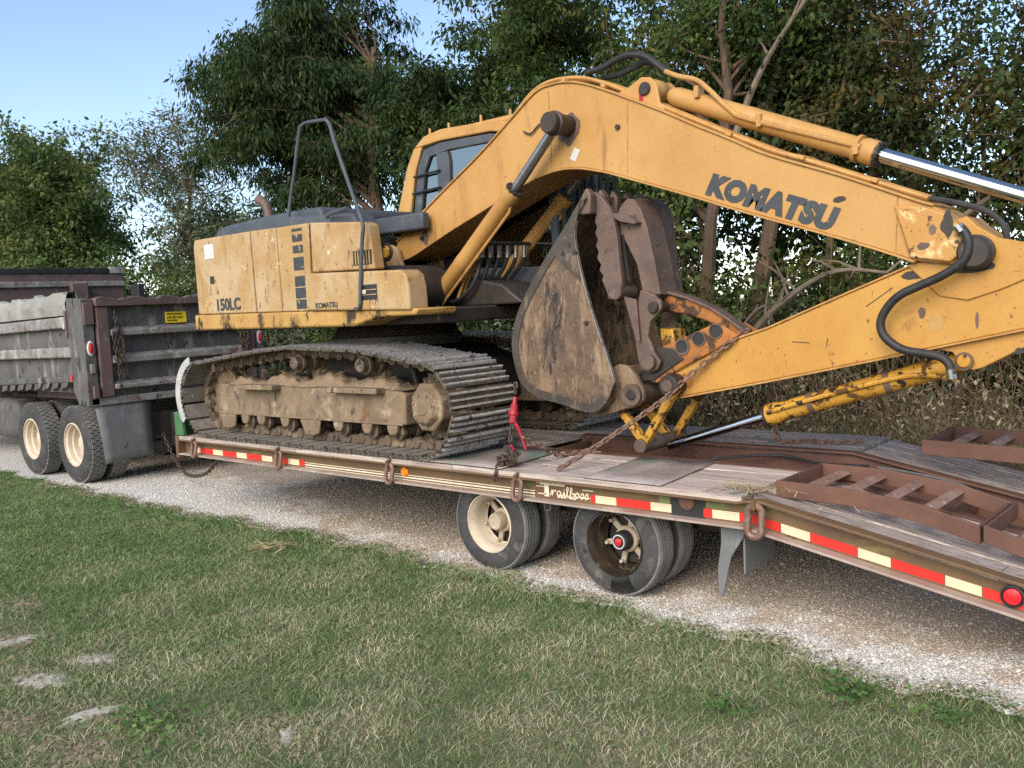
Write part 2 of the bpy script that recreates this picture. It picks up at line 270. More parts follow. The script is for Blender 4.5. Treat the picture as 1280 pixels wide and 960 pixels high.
# ------------------------------------------------------------------ mesh helpers
WLOC = {}
class MB:
    def __init__(s): s.v = []; s.f = []
    def add(s, vs, fs):
        o = len(s.v); s.v += [tuple(map(float, q)) for q in vs]; s.f += [tuple(i + o for i in q) for q in fs]; return s
    def box(s, c, d, rot=None):
        h = [x / 2 for x in d]; vs = []
        for sx, sy, sz in ((-1,-1,-1),(1,-1,-1),(1,1,-1),(-1,1,-1),(-1,-1,1),(1,-1,1),(1,1,1),(-1,1,1)):
            q = Vector((sx*h[0], sy*h[1], sz*h[2]))
            if rot is not None: q = rot @ q
            vs.append(q + Vector(c))
        return s.add(vs, [(0,3,2,1),(4,5,6,7),(0,1,5,4),(1,2,6,5),(2,3,7,6),(3,0,4,7)])
    def bb(s, x0, x1, y0, y1, z0, z1): return s.box(((x0+x1)/2, (y0+y1)/2, (z0+z1)/2), (x1-x0, y1-y0, z1-z0))
    def prism(s, pts, a, b, plane='xz'):
        n = len(pts)
        mk = {'xz': lambda p, t: (p[0], t, p[1]), 'xy': lambda p, t: (p[0], p[1], t), 'yz': lambda p, t: (t, p[0], p[1])}[plane]
        vs = [mk(p, a) for p in pts] + [mk(p, b) for p in pts]
        fs = [tuple(range(n)), tuple(range(2*n-1, n-1, -1))] + [(i, i+n, (i+1) % n + n, (i+1) % n) for i in range(n)]
        return s.add(vs, fs)
    def ribbon(s, pts, t, a, b, side=1):
        """plate of thickness t that follows an open xz polyline, from y=a to y=b"""
        P = [Vector((p[0], p[1])) for p in pts]; off = []
        for i in range(len(P)):
            d = (P[min(i+1, len(P)-1)] - P[max(i-1, 0)]).normalized(); off.append(P[i] + Vector((-d.y, d.x)) * t * side)
        return s.prism([tuple(p) for p in P] + [tuple(p) for p in reversed(off)], a, b)
    def tube(s, path, r, n=8, cap=True, closed=False):
        P = [Vector(p) for p in path]; k = len(P); rr = r if isinstance(r, (list, tuple)) else [r]*k
        ref = None; vs = []
        for i in range(k):
            d = (P[(i+1) % k] - P[i-1]) if closed else (P[min(i+1, k-1)] - P[max(i-1, 0)])
            d.normalize()
            if ref is None: ref = d.orthogonal().normalized()
            else:
                ref = ref - d * ref.dot(d); ref.normalize()
            b = d.cross(ref)
            for j in range(n):
                a = 2*math.pi*j/n; vs.append(P[i] + (ref*math.cos(a) + b*math.sin(a)) * rr[i])
        fs = []
        for i in range(k if closed else k-1):
            for j in range(n):
                i2 = (i+1) % k; fs.append((i*n+j, i*n+(j+1) % n, i2*n+(j+1) % n, i2*n+j))
        if cap and not closed: fs += [tuple(range(n-1, -1, -1)), tuple(range((k-1)*n, k*n))]
        return s.add(vs, fs)
    def rod(s, a, b, r, n=14): return s.tube([a, b], r, n)
    def lathe(s, prof, o, axis=(0, 1, 0), n=32, close=False, cap0=True):
        A = Vector(axis).normalized(); U = A.orthogonal().normalized(); V = A.cross(U); o = Vector(o); k = len(prof); vs = []
        for (r, t) in prof:
            for j in range(n):
                a = 2*math.pi*j/n; vs.append(o + A*t + (U*math.cos(a) + V*math.sin(a)) * r)
        fs = [(i*n+j, i*n+(j+1) % n, (i+1)*n+(j+1) % n, (i+1)*n+j) for i in range(k-1) for j in range(n)]
        if close: fs += [((k-1)*n+j, (k-1)*n+(j+1) % n, (j+1) % n, j) for j in range(n)]
        else: fs += ([tuple(range(n))] if cap0 else []) + [tuple(range((k-1)*n, k*n))]
        return s.add(vs, fs)
    def mesh(s, name, smooth=True, ang=35):
        me = bpy.data.meshes.new(name); me.from_pydata(s.v, [], s.f); me.validate()
        bm = bmesh.new(); bm.from_mesh(me); bmesh.ops.recalc_face_normals(bm, faces=bm.faces); bm.to_mesh(me); bm.free()
        if smooth:
            me.shade_smooth(); me.set_sharp_from_angle(angle=R(ang))
        return me
    def build(s, name, mat, parent=None, bevel=0, label=None, smooth=True, ang=35, seg=2):
        V = np.array(s.v); c = (V.min(0) + V.max(0)) / 2
        s.v = [tuple(q) for q in (V - c)]
        me = s.mesh(name, smooth, ang); o = bpy.data.objects.new(name, me); me.materials.append(M[mat] if isinstance(mat, str) else mat)
        return place(o, c, parent, bevel, label, seg)
def place(o, c, parent=None, bevel=0, label=None, seg=2):
    col.objects.link(o); w = Vector(c)
    if parent is not None: o.parent = parent; o.location = w - WLOC[parent.name]
    else: o.location = w
    WLOC[o.name] = w
    if bevel:
        b = o.modifiers.new('bevel', 'BEVEL'); b.width = bevel; b.segments = seg; b.limit_method = 'ANGLE'; b.angle_limit = R(40); b.harden_normals = False
    if label: o['label'] = label
    return o
def tag(o, label, cat, group=None, kind=None):
    if label: o['label'] = label
    if cat: o['category'] = cat
    if group: o['group'] = group
    if kind: o['kind'] = kind
    return o
def thing(name, loc, label, cat, group=None):
    o = bpy.data.objects.new(name, None); o.empty_display_size = .2; col.objects.link(o); o.location = loc; WLOC[o.name] = Vector(loc)
    return tag(o, label, cat, group)
def dup(o, parent, loc, rot=None):
    """copy of an object and its children, mesh data shared; loc in world"""
    c = o.copy(); col.objects.link(c); c.parent = parent
    c.location = Vector(loc) - (WLOC[parent.name] if parent is not None else Vector())
    if rot is not None: c.rotation_mode = 'XYZ'; c.rotation_euler = rot
    WLOC[c.name] = Vector(loc)
    for ch in o.children:
        d = ch.copy(); col.objects.link(d); d.parent = c; WLOC[d.name] = Vector(loc)
    return c
def text_obj(s, name, mat, size, origin, xdir, ydir, parent, extrude=.002, offset=0., shear=0., xs=1., spacing=1., label=None):
    cu = bpy.data.curves.new('txt', 'FONT'); cu.body = s; cu.size = size; cu.extrude = extrude; cu.offset = offset; cu.shear = shear
    cu.space_character = spacing; cu.resolution_u = 3
    t = bpy.data.objects.new('txt', cu); col.objects.link(t)
    dg = bpy.context.evaluated_depsgraph_get(); me = bpy.data.meshes.new_from_object(t.evaluated_get(dg)); bpy.data.objects.remove(t)
    X = Vector(xdir).normalized(); Y = Vector(ydir); Y = (Y - X*Y.dot(X)).normalized(); Z = X.cross(Y)
    mw = Matrix((X*xs, Y, Z)).transposed()
    me.transform(mw.to_4x4()); me.materials.clear(); me.materials.append(M[mat]); me.name = name
    o = bpy.data.objects.new(name, me)
    return place(o, origin, parent, 0, label)
def raw_mesh(name, V, F, mat, kind=None, parent=None, flat=True):
    """big arrays: V (n,3), F (m,k)"""
    me = bpy.data.meshes.new(name); n = len(V); m_ = len(F); k = F.shape[1]
    me.vertices.add(n); me.vertices.foreach_set('co', np.ascontiguousarray(V, dtype=np.float32).ravel())
    me.loops.add(m_*k); me.loops.foreach_set('vertex_index', np.ascontiguousarray(F, dtype=np.int32).ravel())
    me.polygons.add(m_); me.polygons.foreach_set('loop_start', np.arange(0, m_*k, k, dtype=np.int32))
    me.update(calc_edges=True); me.materials.append(M[mat])
    if not flat: me.shade_smooth()
    o = bpy.data.objects.new(name, me); col.objects.link(o)
    if parent is not None: o.parent = parent; o.location = -WLOC[parent.name]
    WLOC[o.name] = Vector((0, 0, 0))
    if kind: o['kind'] = kind
    return o
def smooth_path(pts, n=6):
    P = [Vector(p) for p in pts]; out = []
    for i in range(len(P)-1):
        a, b, c, d = P[max(i-1, 0)], P[i], P[i+1], P[min(i+2, len(P)-1)]
        for k in range(n):
            t = k/n; out.append(.5*((2*b) + (c-a)*t + (2*a-5*b+4*c-d)*t*t + (3*b-a-3*c+d)*t**3))
    out.append(P[-1]); return out
_LINK = {}
def link_mesh(L=.075, w=.048, r=.0085, n=6):
    key = (L, w, r)
    if key not in _LINK:
        rad = w/2 - r; hl = L/2 - r - rad; path = []
        for k in range(5): a = -math.pi/2 + math.pi*k/4; path.append((hl + rad*math.cos(a), rad*math.sin(a), 0))
        for k in range(5): a = math.pi/2 + math.pi*k/4; path.append((-hl + rad*math.cos(a), rad*math.sin(a), 0))
        _LINK[key] = MB().tube(path, r, n, closed=True).mesh('link')
    return _LINK[key]
def chain_along(path, parent, mat, L=.075, w=.048, r=.0085, name='link'):
    me = link_mesh(L, w, r); me = me if not me.materials else me
    key = (L, w, r, mat)
    if key not in _LINK:
        mm = me.copy(); mm.materials.clear(); mm.materials.append(M[mat]); _LINK[key] = mm
    me = _LINK[key]
    P = [Vector(p) for p in path]; d = [0]
    for i in range(1, len(P)): d.append(d[-1] + (P[i]-P[i-1]).length)
    pitch = L - 2*r - .002; k = 0; t = pitch/2
    while t < d[-1]:
        i = max(j for j in range(len(d)) if d[j] <= t); i = min(i, len(P)-2)
        q = P[i].lerp(P[i+1], (t-d[i])/max(d[i+1]-d[i], 1e-6)); dr = (P[i+1]-P[i]).normalized()
        rot = dr.to_track_quat('X', 'Z').to_matrix() @ Matrix.Rotation((k % 2)*math.pi/2 + .35, 3, 'X')
        o = bpy.data.objects.new(name, me); place(o, q, parent); o.rotation_euler = rot.to_euler(); k += 1; t += pitch
# ------------------------------------------------------------------ ground, lane
g = MB().add([(-600, -600, -.014), (600, -600, -.014), (600, 600, -.014), (-600, 600, -.014)], [(0, 1, 2, 3)]).build('ground', 'ground', smooth=False)
g['kind'] = 'structure'
EDGE = [(-60, .1), (-14.9, .04), (-12.9, -.03), (-9.2, -.05), (-6.9, .12), (-5.1, .03), (-3.9, .0), (-3.1, -.10), (-2.2, -.12), (-1.38, -.25), (-.77, -.27), (8, -.35)]
def edge_y(x):
    e = np.interp(x, [a for a, b in EDGE], [b for a, b in EDGE])
    return e + .05*np.sin(x*5.1) + .035*np.sin(x*11.3+1) + .02*np.sin(x*27+2)
xs = np.concatenate([np.arange(-60, -16, 1.), np.arange(-16, 3, .06), np.arange(3, 8, .5)])
V = []; F = []
for i, x in enumerate(xs):
    V += [(x, edge_y(x), 0), (x, 3.35 + .12*math.sin(x*1.7) + .06*math.sin(x*6.1), 0)]
    if i: F.append((2*i-2, 2*i, 2*i+1, 2*i-1))
g = MB().add(V, F).build('gravel_road', 'gravel', smooth=False); g['kind'] = 'structure'

def pebbles(n):
    base = np.array([(1,0,0),(-1,0,0),(0,1,0),(0,-1,0),(0,0,1),(0,0,-1)], float)
    fc = np.array([(0,2,4),(2,1,4),(1,3,4),(3,0,4)])
    x = rng.uniform(-13, .6, n*3); y = edge_y(x) - .09 + rng.beta(.75, 1.6, n*3)*3.2
    dist = np.hypot(x-.3, y+5.1); keep = rng.random(n*3) < np.clip(1.2 - dist/16, .25, 1); x = x[keep][:n]; y = y[keep][:n]; n = len(x)
    s = rng.gamma(2.4, .0014, n) + .0026; S = np.stack([s*rng.uniform(.8, 1.3, n), s*rng.uniform(.8, 1.3, n), s*rng.uniform(.5, .9, n)], 1)
    a = rng.uniform(0, 6.28, n); jit = rng.uniform(.75, 1.25, (n, 6, 1))
    P = base[None]*S[:, None]*jit
    c, sn = np.cos(a)[:, None], np.sin(a)[:, None]
    Q = np.stack([P[..., 0]*c - P[..., 1]*sn, P[..., 0]*sn + P[..., 1]*c, P[..., 2] + (P[..., 0]*rng.uniform(-.4, .4, (n, 1)))], 2)
    Q += np.stack([x, y, S[:, 2]*.45 - .001], 1)[:, None]
    F = (fc[None] + (np.arange(n)*6)[:, None, None]).reshape(-1, 3)
    return raw_mesh('gravel', Q.reshape(-1, 3), F, 'pebble', 'stuff')
o = pebbles(95000); tag(o, 'loose pale limestone gravel lying on the lane', 'gravel')
# ------------------------------------------------------------------ dump truck
TX = -11.5
truck = thing('dump_truck', (-14.5, 1.35, 0), 'dirty black dump truck with ribbed tailgate and cream wheels, hitched ahead of the trailer', 'truck')
def wheel_truck(x, y0, face, parent, name='wheel'):
    """tyre with blocky tread; y0 = outer sidewall plane, face=+1 when the tread extends to +y"""
    r = .53; w = .27; s = face
    prof = [(.30, .03), (.32, .008), (.38, -.004), (.44, -.002), (.49, .012), (.515, .03), (.518, .05), (.518, w-.05), (.515, w-.03), (.49, w-.012), (.44, w), (.38, w), (.32, w-.01), (.30, w-.03)]
    t = MB().lathe([(a, y0 + s*b) for a, b in prof], (x, 0, .53), (0, 1, 0), 44, close=True)
    bl = MB()
    for row in range(4):
        for k in range(46):
            a = 2*math.pi*(k + .5*(row % 2))/46; yy = y0 + s*(.032 + (w-.064)*(row+.5)/4)
            rot = Matrix.Rotation(-a, 3, 'Y')
            bl.box((x + .522*math.cos(a), yy, .53 + .522*math.sin(a)), (.022, .049, .058), rot @ Matrix.Rotation(.18*(1 if row % 2 else -1), 3, 'X'))
    t = t.build(name, 'tyre', parent, label='muddy black tyre with block tread')
    bl.build('tread_blocks', 'tyre_worn', t, smooth=False)['kind'] = 'stuff'
    rim = [(.305, .035), (.302, .010), (.288, .008), (.282, .03), (.262, .045), (.255, .10), (.235, .115), (.23, .19), (.15, .215), (.14, .205), (.12, .205), (.115, .13), (.09, .115), (.0, .112)]
    MB().lathe([(a, y0 + s*b) for a, b in rim], (x, 0, .53), (0, 1, 0), 36, cap0=False).build('rim', 'rim_white', t, label='cream painted steel rim')
    nt = MB()
    for k in range(10):
        a = 2*math.pi*k/10; nt.rod((x + .16*math.cos(a), y0+s*.212, .53+.16*math.sin(a)), (x + .16*math.cos(a), y0+s*.175, .53+.16*math.sin(a)), .013, 6)
    nt.build('wheel_nuts', 'hubdust', t)
for x in (-12.42, -13.83):
    wheel_truck(x, .15, 1, truck, 'tyre'); wheel_truck(x, .46, 1, truck, 'tyre')
    wheel_truck(x, 2.62, -1, truck, 'tyre'); wheel_truck(x, 2.31, -1, truck, 'tyre')
    MB().rod((x, .4, .53), (x, 2.4, .53), .085, 12).build('axle', 'darksteel', truck)
# chassis
for y in (.95, 1.78): MB().bb(-18.5, -11.65, y-.04, y+.04, .78, 1.08).build('chassis_rail', 'darksteel', truck, .008)
MB().bb(-11.70, -11.62, .5, 2.3, .55, .92).bb(-11.62, -11.5, 1.15, 1.65, .42, .9).build('hitch_plate', 'darksteel', truck, .01)
MB().tube(smooth_path([(-11.5, 1.4, .55), (-11.36, 1.4, .55), (-11.30, 1.4, .62), (-11.36, 1.4, .70), (-11.46, 1.4, .68)], 4), .028, 8).build('pintle_hook', 'darksteel', truck)
MB().bb(-15.6, -14.55, .22, .72, .45, 1.08).build('fuel_tank', 'truck', truck, .16, seg=4)
MB().bb(-14.5, -11.7, .55, 2.2, 1.09, 1.22).build('sub_frame', 'truck_rust', truck, .01)
# box: floor, side walls with ribs, bulkhead
MB().bb(-16.2, -11.62, .2, 2.52, 1.24, 1.34).build('box_floor', 'truck', truck)
for ya, yb, near in ((.13, .18, True), (2.50, 2.55, False)):
    MB().prism([(-11.9, 1.36), (-16.2, 1.22), (-16.2, 2.30), (-11.9, 2.36)], ya, yb).build('side_panel', 'truck', truck)
    if near:
        for zr, zf, h in ((2.115, 2.065, .15), (1.725, 1.70, .14)):
            MB().prism([(-11.93, zr), (-16.2, zf-.02), (-16.2, zf-.02+h), (-11.93, zr+h)], .03, .128).build('side_rib', 'truck_rib_lit', truck, .02)
        MB().prism([(-11.93, 1.40), (-16.2, 1.25), (-16.2, 1.34), (-11.93, 1.49)], .045, .128).build('side_rib', 'truck', truck, .02)
        for k in range(9):
            x = -12.15 - k*.3; MB().prism([(x, 1.405-.012*k), (x-.2, 1.395-.012*k), (x-.26, 1.30-.012*k), (x-.05, 1.33-.012*k)], .05, .12).build('lower_cleat', 'truck', truck, .008)
# crumpled tarp along the near side top
tv = []; tf = []; n = 46
for i in range(n+1):
    x = -11.95 - (4.25)*i/n; zt = np.interp(x, [-16.2, -14.4, -13.2, -11.95], [2.50, 2.53, 2.55, 2.58]) + .02*math.sin(x*9) + .012*math.sin(x*23); zb = np.interp(x, [-16.2, -11.95], [2.23, 2.285])
    yb_ = .06 + .02*math.sin(x*7) + .012*math.sin(x*17)
    tv += [(x, yb_, zb), (x, yb_-.025+.02*math.sin(x*11), (zb+zt)/2), (x, yb_+.03, zt), (x, yb_+.13, zt+.01), (x, .24, zb+.05)]
    if i:
        for k in range(4): tf.append(((i-1)*5+k, i*5+k, i*5+k+1, (i-1)*5+k+1))
MB().add(tv, tf).build('rolled_tarp', 'tarp', truck, label='crumpled grey canvas tarp rolled along the box side')
# front bulkhead and header seen above the tailgate
MB().bb(-16.34, -16.24, .1, 2.9, 1.3, 2.84).build('bulkhead', 'truck_rust', truck, .01)
MB().bb(-16.36, -16.19, .1, 2.9, 2.842, 2.94).build('bulkhead_rail', 'truck_rib_lit', truck, .01)
MB().bb(-16.33, -16.25, .1, 2.9, 2.942, 3.07).build('bulkhead_rail', 'truck_rust', truck, .008)
MB().bb(-16.35, -16.23, .1, 2.66, 3.075, 3.17).build('header', 'black', truck, .01)
MB().bb(-16.35, -16.22, 2.665, 2.92, 3.075, 3.19).build('header_end', 'truck_rib_lit', truck, .005)
MB().bb(-16.2, -16.08, 1.9, 2.18, 2.6, 2.90).build('tarp_motor', 'truck_rust', truck, .01)
MB().bb(-16.2, -15.9, 3.0, 3.12, 2.4, 2.86).bb(-16.23, -16.1, 2.92, 3.02, 2.6, 2.66).build('mirror_arm', 'black', truck, .01)
MB().prism([(-16.5, .9), (-16.5, 2.9), (-17.6, 3.0), (-18.2, 2.1), (-19.6, 1.9), (-19.7, .7), (-18, .6)], .25, 2.45).build('cab', 'truck', truck, .06)
# rear corner posts
for y0, y1 in ((.02, .17), (2.51, 2.66)):
    MB().prism([(-11.93, 1.30), (-11.80, 1.10), (-11.50, 1.10), (-11.50, 2.47), (-11.93, 2.50)], y0, y1).build('corner_post', 'truck', truck, .012)
    MB().bb(-11.49, -11.455, y0+.01, y1-.01, 2.14, 2.42).build('hinge_bracket', 'truck_rust', truck, .008)
    yc = (y0+y1)/2
    b = MB().lathe([(.072, -.002), (.072, -.02), (.055, -.028), (.053, -.015)], (-11.50, yc, 1.84), (-1, 0, 0), 24)
    b.v = [(v[0], v[1] if False else yc + (v[1]-yc)*.62, 1.84 + (v[2]-1.84)*1.35) for v in b.v]
    lp = b.build('lamp_ring', 'whiteplastic', truck)
    b = MB().lathe([(.052, -.005), (.05, -.03), (.03, -.038), (0, -.04)], (-11.50, yc, 1.84), (-1, 0, 0), 20)
    b.v = [(v[0], yc + (v[1]-yc)*.6, 1.84 + (v[2]-1.84)*1.35) for v in b.v]
    b.build('tail_lamp', 'redlens', truck, label='oval red tail lamp with white ring')
    MB().bb(-11.49, -11.46, yc-.03, yc+.03, 1.52, 1.64).build('latch', 'truck_rib_lit', truck, .006)
    MB().bb(-11.49, -11.44, yc-.02, yc+.05, 1.2, 1.36).build('latch_hook', 'truck_rust', truck, .006)
MB().bb(-11.98, -11.93, .0, .05, 1.98, 2.34).build('post_channel', 'truck_rust', truck, .004)
MB().bb(-11.97, -11.94, -.03, .0, 2.1, 2.17).build('reflector', 'whiteplastic', truck, .006)
MB().bb(-11.95, -11.9, .005, .015, 1.42, 1.5).build('red_reflector', 'redlens', truck)
# tailgate
Y0, Y1 = .185, 2.495
MB().bb(-11.60, -11.56, Y0, Y1, 1.20, 2.40).build('tailgate', 'truck', truck, label='scuffed black tailgate with horizontal ribs')
for y in (.19, 2.49): MB().bb(-11.555, -11.46, min(y, y+.16*(1 if y < 1 else -1)), max(y, y+.16*(1 if y < 1 else -1)), 1.2, 2.36).build('tailgate_stile', 'truck_rust', truck, .012)
tg = [(Y0, 2.37)]; bt = []
top = [(Y0+i*(Y1-Y0)/30, 2.475 + .018*math.sin(i*1.1) + .012*math.sin(i*2.7)) for i in range(31)]
MB().prism([(Y0, 2.37), (Y1, 2.37)] + top[::-1], -11.57, -11.44, 'yz').build('tailgate_top_rail', 'truck_rust', truck, .01)
for za, zb in ((1.975, 2.10), (1.62, 1.755), (1.285, 1.395)):
    MB().prism([(-11.557, za), (-11.45, za+.012), (-11.45, zb-.045), (-11.557, zb)], .36, 2.32).build('tailgate_rib', 'truck_rib_lit', truck, .01)
MB().bb(-11.60, -11.50, .06, 2.62, 1.10, 1.195).build('rear_apron', 'truck_rib_lit', truck, .008)
for y in (.42, 2.27):
    chain_along([(-11.43, y, 2.30), (-11.425, y+.01, 2.0), (-11.42, y-.005, 1.7), (-11.43, y, 1.3)], truck, 'chain_dark', .085, .055, .010)
    chain_along([(-11.44, y+.05, 2.12), (-11.41, y+.07, 1.85), (-11.41, y+.02, 1.62), (-11.42, y-.03, 1.75), (-11.43, y-.04, 2.05)], truck, 'chain_dark', .085, .055, .010)
# yellow sign
sg = MB().bb(-11.553, -11.535, 1.17, 1.475, 2.115, 2.265).build('phone_sign', 'signyellow', truck, .003, label='small yellow sign with black lettering')
for s, z, sz in (('DUMP TRUCK SERVICE', 2.225, .030), ('618 407-2641', 2.172, .052), ('CALL ANYTIME', 2.138, .030)):
    text_obj(s, 'lettering', 'black', sz, (-11.5335, 1.185, z), (0, 1, 0), (0, 0, 1), sg, .0008, .0012, xs=.72 if sz < .04 else .84)
# mud flaps
for ya, yb in ((.10, .82), (1.85, 2.57)):
    fv = []; ff = []
    for i in range(9):
        t = i/8; z = 1.095 - .76*t
        for j in range(7):
            u = j/6; fv.append((-11.53 + .05*math.sin(t*2.2) + .03*t*math.cos(u*3.1), ya + (yb-ya)*u + .05*t*(1-u) + .008*math.sin(u*8)*t, z + .01*math.sin(u*4)*t + .03*t*u))
            if i and j: ff.append(((i-1)*7+j-1, (i-1)*7+j, i*7+j, i*7+j-1))
    o = MB().add(fv, ff).build('mud_flap', 'flap', truck, label='scuffed grey rubber mud flap'); sm = o.modifiers.new('solid', 'SOLIDIFY'); sm.thickness = .01
chain_along(smooth_path([(-11.55, 1.0, .62), (-11.2, .95, .30), (-10.6, .8, .16), (-9.9, .65, .26), (-9.36, .55, .52)], 5), truck, 'chain_dark', .085, .055, .010)
# ------------------------------------------------------------------ flatbed trailer
D = .8535; KX = -2.374; XF = -9.29; XE = .5; W = 2.63
trailer = thing('flatbed_trailer', (-4.6, W/2, 0), 'long brown flatbed equipment trailer with plank deck, sloping tail and red white reflective tape', 'trailer')
def top_z(x): return D if x <= KX else D - .197*(x-KX)
def bot_z(x): return .632 if x <= KX else .632 - .184*(x-KX)
for sgn, yo in ((1, 0.), (-1, W)):
    a, b = sorted((yo + sgn*.09, yo + sgn*.10))
    web = MB().prism([(XF, .632), (KX, .632), (XE, bot_z(XE)), (XE, top_z(XE)-.03), (KX, D-.044), (XF, D-.044)], a, b).build('side_rail', 'rail', trailer, label='brown painted channel side rail')
    a, b = sorted((yo, yo + sgn*.089))
    MB().ribbon([(XF, D-.06), (KX-.06, D-.06), (KX, D-.048), (KX+.1, top_z(KX+.1)-.020), (XE, top_z(XE)-.018)], .016, a, b).build('top_flange', 'rail', trailer, .003)
    MB().ribbon([(XF, .636), (KX, .636), (XE, bot_z(XE)+.004)], .016, a, b).build('bottom_flange', 'flange', trailer, .003, label='rubbed pinkish white bottom flange')
    if sgn == 1: RAIL = web
MB().bb(XF-.06, XF-.005, 0, W, .60, D-.003).build('front_beam', 'rail', trailer, .006)
# green load stop at the front corner
MB().prism([(XF-.04, D+.003), (XF+.14, D+.003), (XF+.10, D+.20), (XF+.02, D+.27), (XF-.04, D+.26)], .0, .045).build('corner_stop', 'green', trailer, .008, label='green painted steel corner stop')
MB().bb(XF-.04, XF-.01, .047, W-.05, D+.003, D+.255).build('front_stop', 'green', trailer, .006)
# main beams, cross members
for y in (.95, 1.78):
    MB().prism([(XF-.2, .42), (-2.0, .42), (XE-.2, .2), (XE-.2, top_z(XE-.2)-.03), (KX, D-.03), (XF-.2, D-.05)], y-.01 if y < 1 else y, y if y < 1 else y+.01).build('main_beam', 'ramp', trailer)
    MB().ribbon([(-4.95, D-.012), (KX, D-.012), (XE-.2, top_z(XE-.2)-.012)], .016, y-.05, y+.05).build('beam_flange', 'ramp', trailer, .003)
for k in range(9):
    x = XF + .4 + k*.5; MB().bb(x-.03, x+.03, .101, W-.101, .66, D-.06).build('cross_member', 'rail', trailer)
for x in (-4.92, -4.0, -3.1, -2.2): MB().bb(x-.04, x+.04, .951, 1.779, .58, .70).build('gap_cross_member', 'ramp', trailer, .006)
for x, zz in ((-1.55, .5), (-.8, .36), (-.1, .22)): MB().bb(x-.05, x+.05, .951, 1.779, zz, zz+.13).build('gap_cross_member', 'ramp', trailer, .006)
MB().bb(-4.95, -2.0, .952, 1.778, .50, .515).build('gap_pan', 'ramp', trailer)
MB().box((-2.35, 1.32, .66), (.45, .10, .05), Matrix.Rotation(.5, 3, 'Y')).box((-2.1, 1.45, .68), (.1, .42, .03), Matrix.Rotation(.5, 3, 'Z')).build('loose_bracket', 'ramp', trailer, .006)
# tongue
for y0, y1 in ((.55, 1.28), (2.08, 1.35)): MB().tube([(-9.35, y0, .68), (-10.9, y1, .62)], .075, 4).build('tongue_beam', 'rail', trailer, .005)
MB().lathe([(.05, -.03), (.11, -.03), (.11, .03), (.05, .03)], (-11.36, 1.4, .62), (0, 0, 1), 20, close=True).rod((-11.26, 1.35, .62), (-10.8, 1.32, .62), .05).build('lunette_ring', 'darksteel', trailer)
# deck boards: each plank its own piece
def plank(x0, x1, y0, y1, z, dz=0.):
    n = 5; v = []; f = []
    for i in range(n+1):
        x = x0 + (x1-x0)*i/n; zz = z(x) + dz + random.uniform(-.002, .002); t = .038
        a, b = y0 + random.uniform(0, .004), y1 - random.uniform(0, .004)
        v += [(x, a, zz), (x, b, zz), (x, b, zz-t), (x, a, zz-t)]
        if i:
            for k in range(4): f.append(((i-1)*4+k, (i-1)*4+(k+1) % 4, i*4+(k+1) % 4, i*4+k))
    f += [(0, 1, 2, 3), (n*4+3, n*4+2, n*4+1, n*4)]
    MB().add(v, f).build('deck_plank', 'wood', trailer, smooth=False)
def planks(ya, yb, n, xa, xb, cuts, off=0.):
    w = (yb-ya)/n
    for i in range(n):
        cs = [xa] + sorted(c + random.uniform(-.5, .5) for c in cuts) + [xb]
        for a, b in zip(cs[:-1], cs[1:]): plank(a+.003, b-.003, ya+i*w+.003, ya+(i+1)*w-.003, top_z, off + random.uniform(-.003, .003))
planks(.003, .90, 5, XF+.01, KX-.02, (-6.9, -4.6), -.004)
planks(1.835, W-.003, 4, XF+.01, KX-.02, (-6.5, -4.2), -.004)
planks(.905, 1.83, 5, XF+.01, -4.97, (-7.2,), -.004)
planks(.075, .90, 4, KX+.02, XE, (-.6,), -.012)
planks(1.835, W-.03, 4, KX+.02, XE, (-.9,), -.012)
# tread plates
for x0, x1, y0, y1 in ((-5.35, -4.42, .005, .90), (-3.62, -2.98, .005, .90)):
    n = 12; v = []; f = []
    for i in range(n+1):
        for j in range(5):
            x = x0 + (x1-x0)*i/n + .10*(j/4)*(-1); y = y0 + (y1-y0)*j/4; v.append((x, y, D+.004 + .006*math.sin(i*.9+j) * (j > 0)*(i % n > 0)))
            if i and j: f.append(((i-1)*5+j-1, (i-1)*5+j, i*5+j, i*5+j-1))
    o = MB().add(v, f).build('tread_plate', 'plate', trailer, label='worn checker steel plate on the deck'); s_ = o.modifiers.new('s', 'SOLIDIFY'); s_.thickness = .006; s_.offset = 1
# reflective tape on the near rail web
TAPE = [('w',-9.091,-8.971),('r',-8.975,-8.708),('w',-8.71,-8.516),('r',-8.518,-8.243),('w',-8.245,-8.055),('r',-8.057,-7.777),('w',-7.779,-7.594),('r',-7.444,-7.321),('w',-7.323,-7.142),('r',-7.143,-7.058),
        ('r',-3.625,-3.582),('w',-3.583,-3.401),('r',-3.403,-3.117),('w',-3.118,-2.953),('r',-2.712,-2.647),('w',-2.648,-2.454),('r',-2.455,-2.18),('w',-2.176,-1.992),('r',-1.994,-1.709),('w',-1.706,-1.519),('r',-1.52,-1.232),('w',-1.229,-1.044),('r',-1.041,-.68),('w',-.68,-.48),('r',-.48,-.1)]
def on_rail(x0, x1, h0, h1, mat, name, y=.0895, t=.003):
    xm = [x0] + ([KX] if x0 < KX < x1 else []) + [x1]
    P = [(x, bot_z(x)+.02+h0) for x in xm] + [(x, bot_z(x)+.02+h1) for x in reversed(xm)]
    return MB().prism(P, y-t, y).build(name, mat, RAIL, smooth=False)
for c, a, b in TAPE: on_rail(a, b-.002, .012, .068, 'tape_red' if c == 'r' else 'tape_white', 'tape_strip')
for h, w_ in ((.045, .006), (.022, .011), (.003, .005)): on_rail(-7.05, -4.15, h, h+w_, 'cream_paint', 'pinstripe')
on_rail(-2.96, -2.70, 0, .19, 'black', 'dark_patch', t=.002)
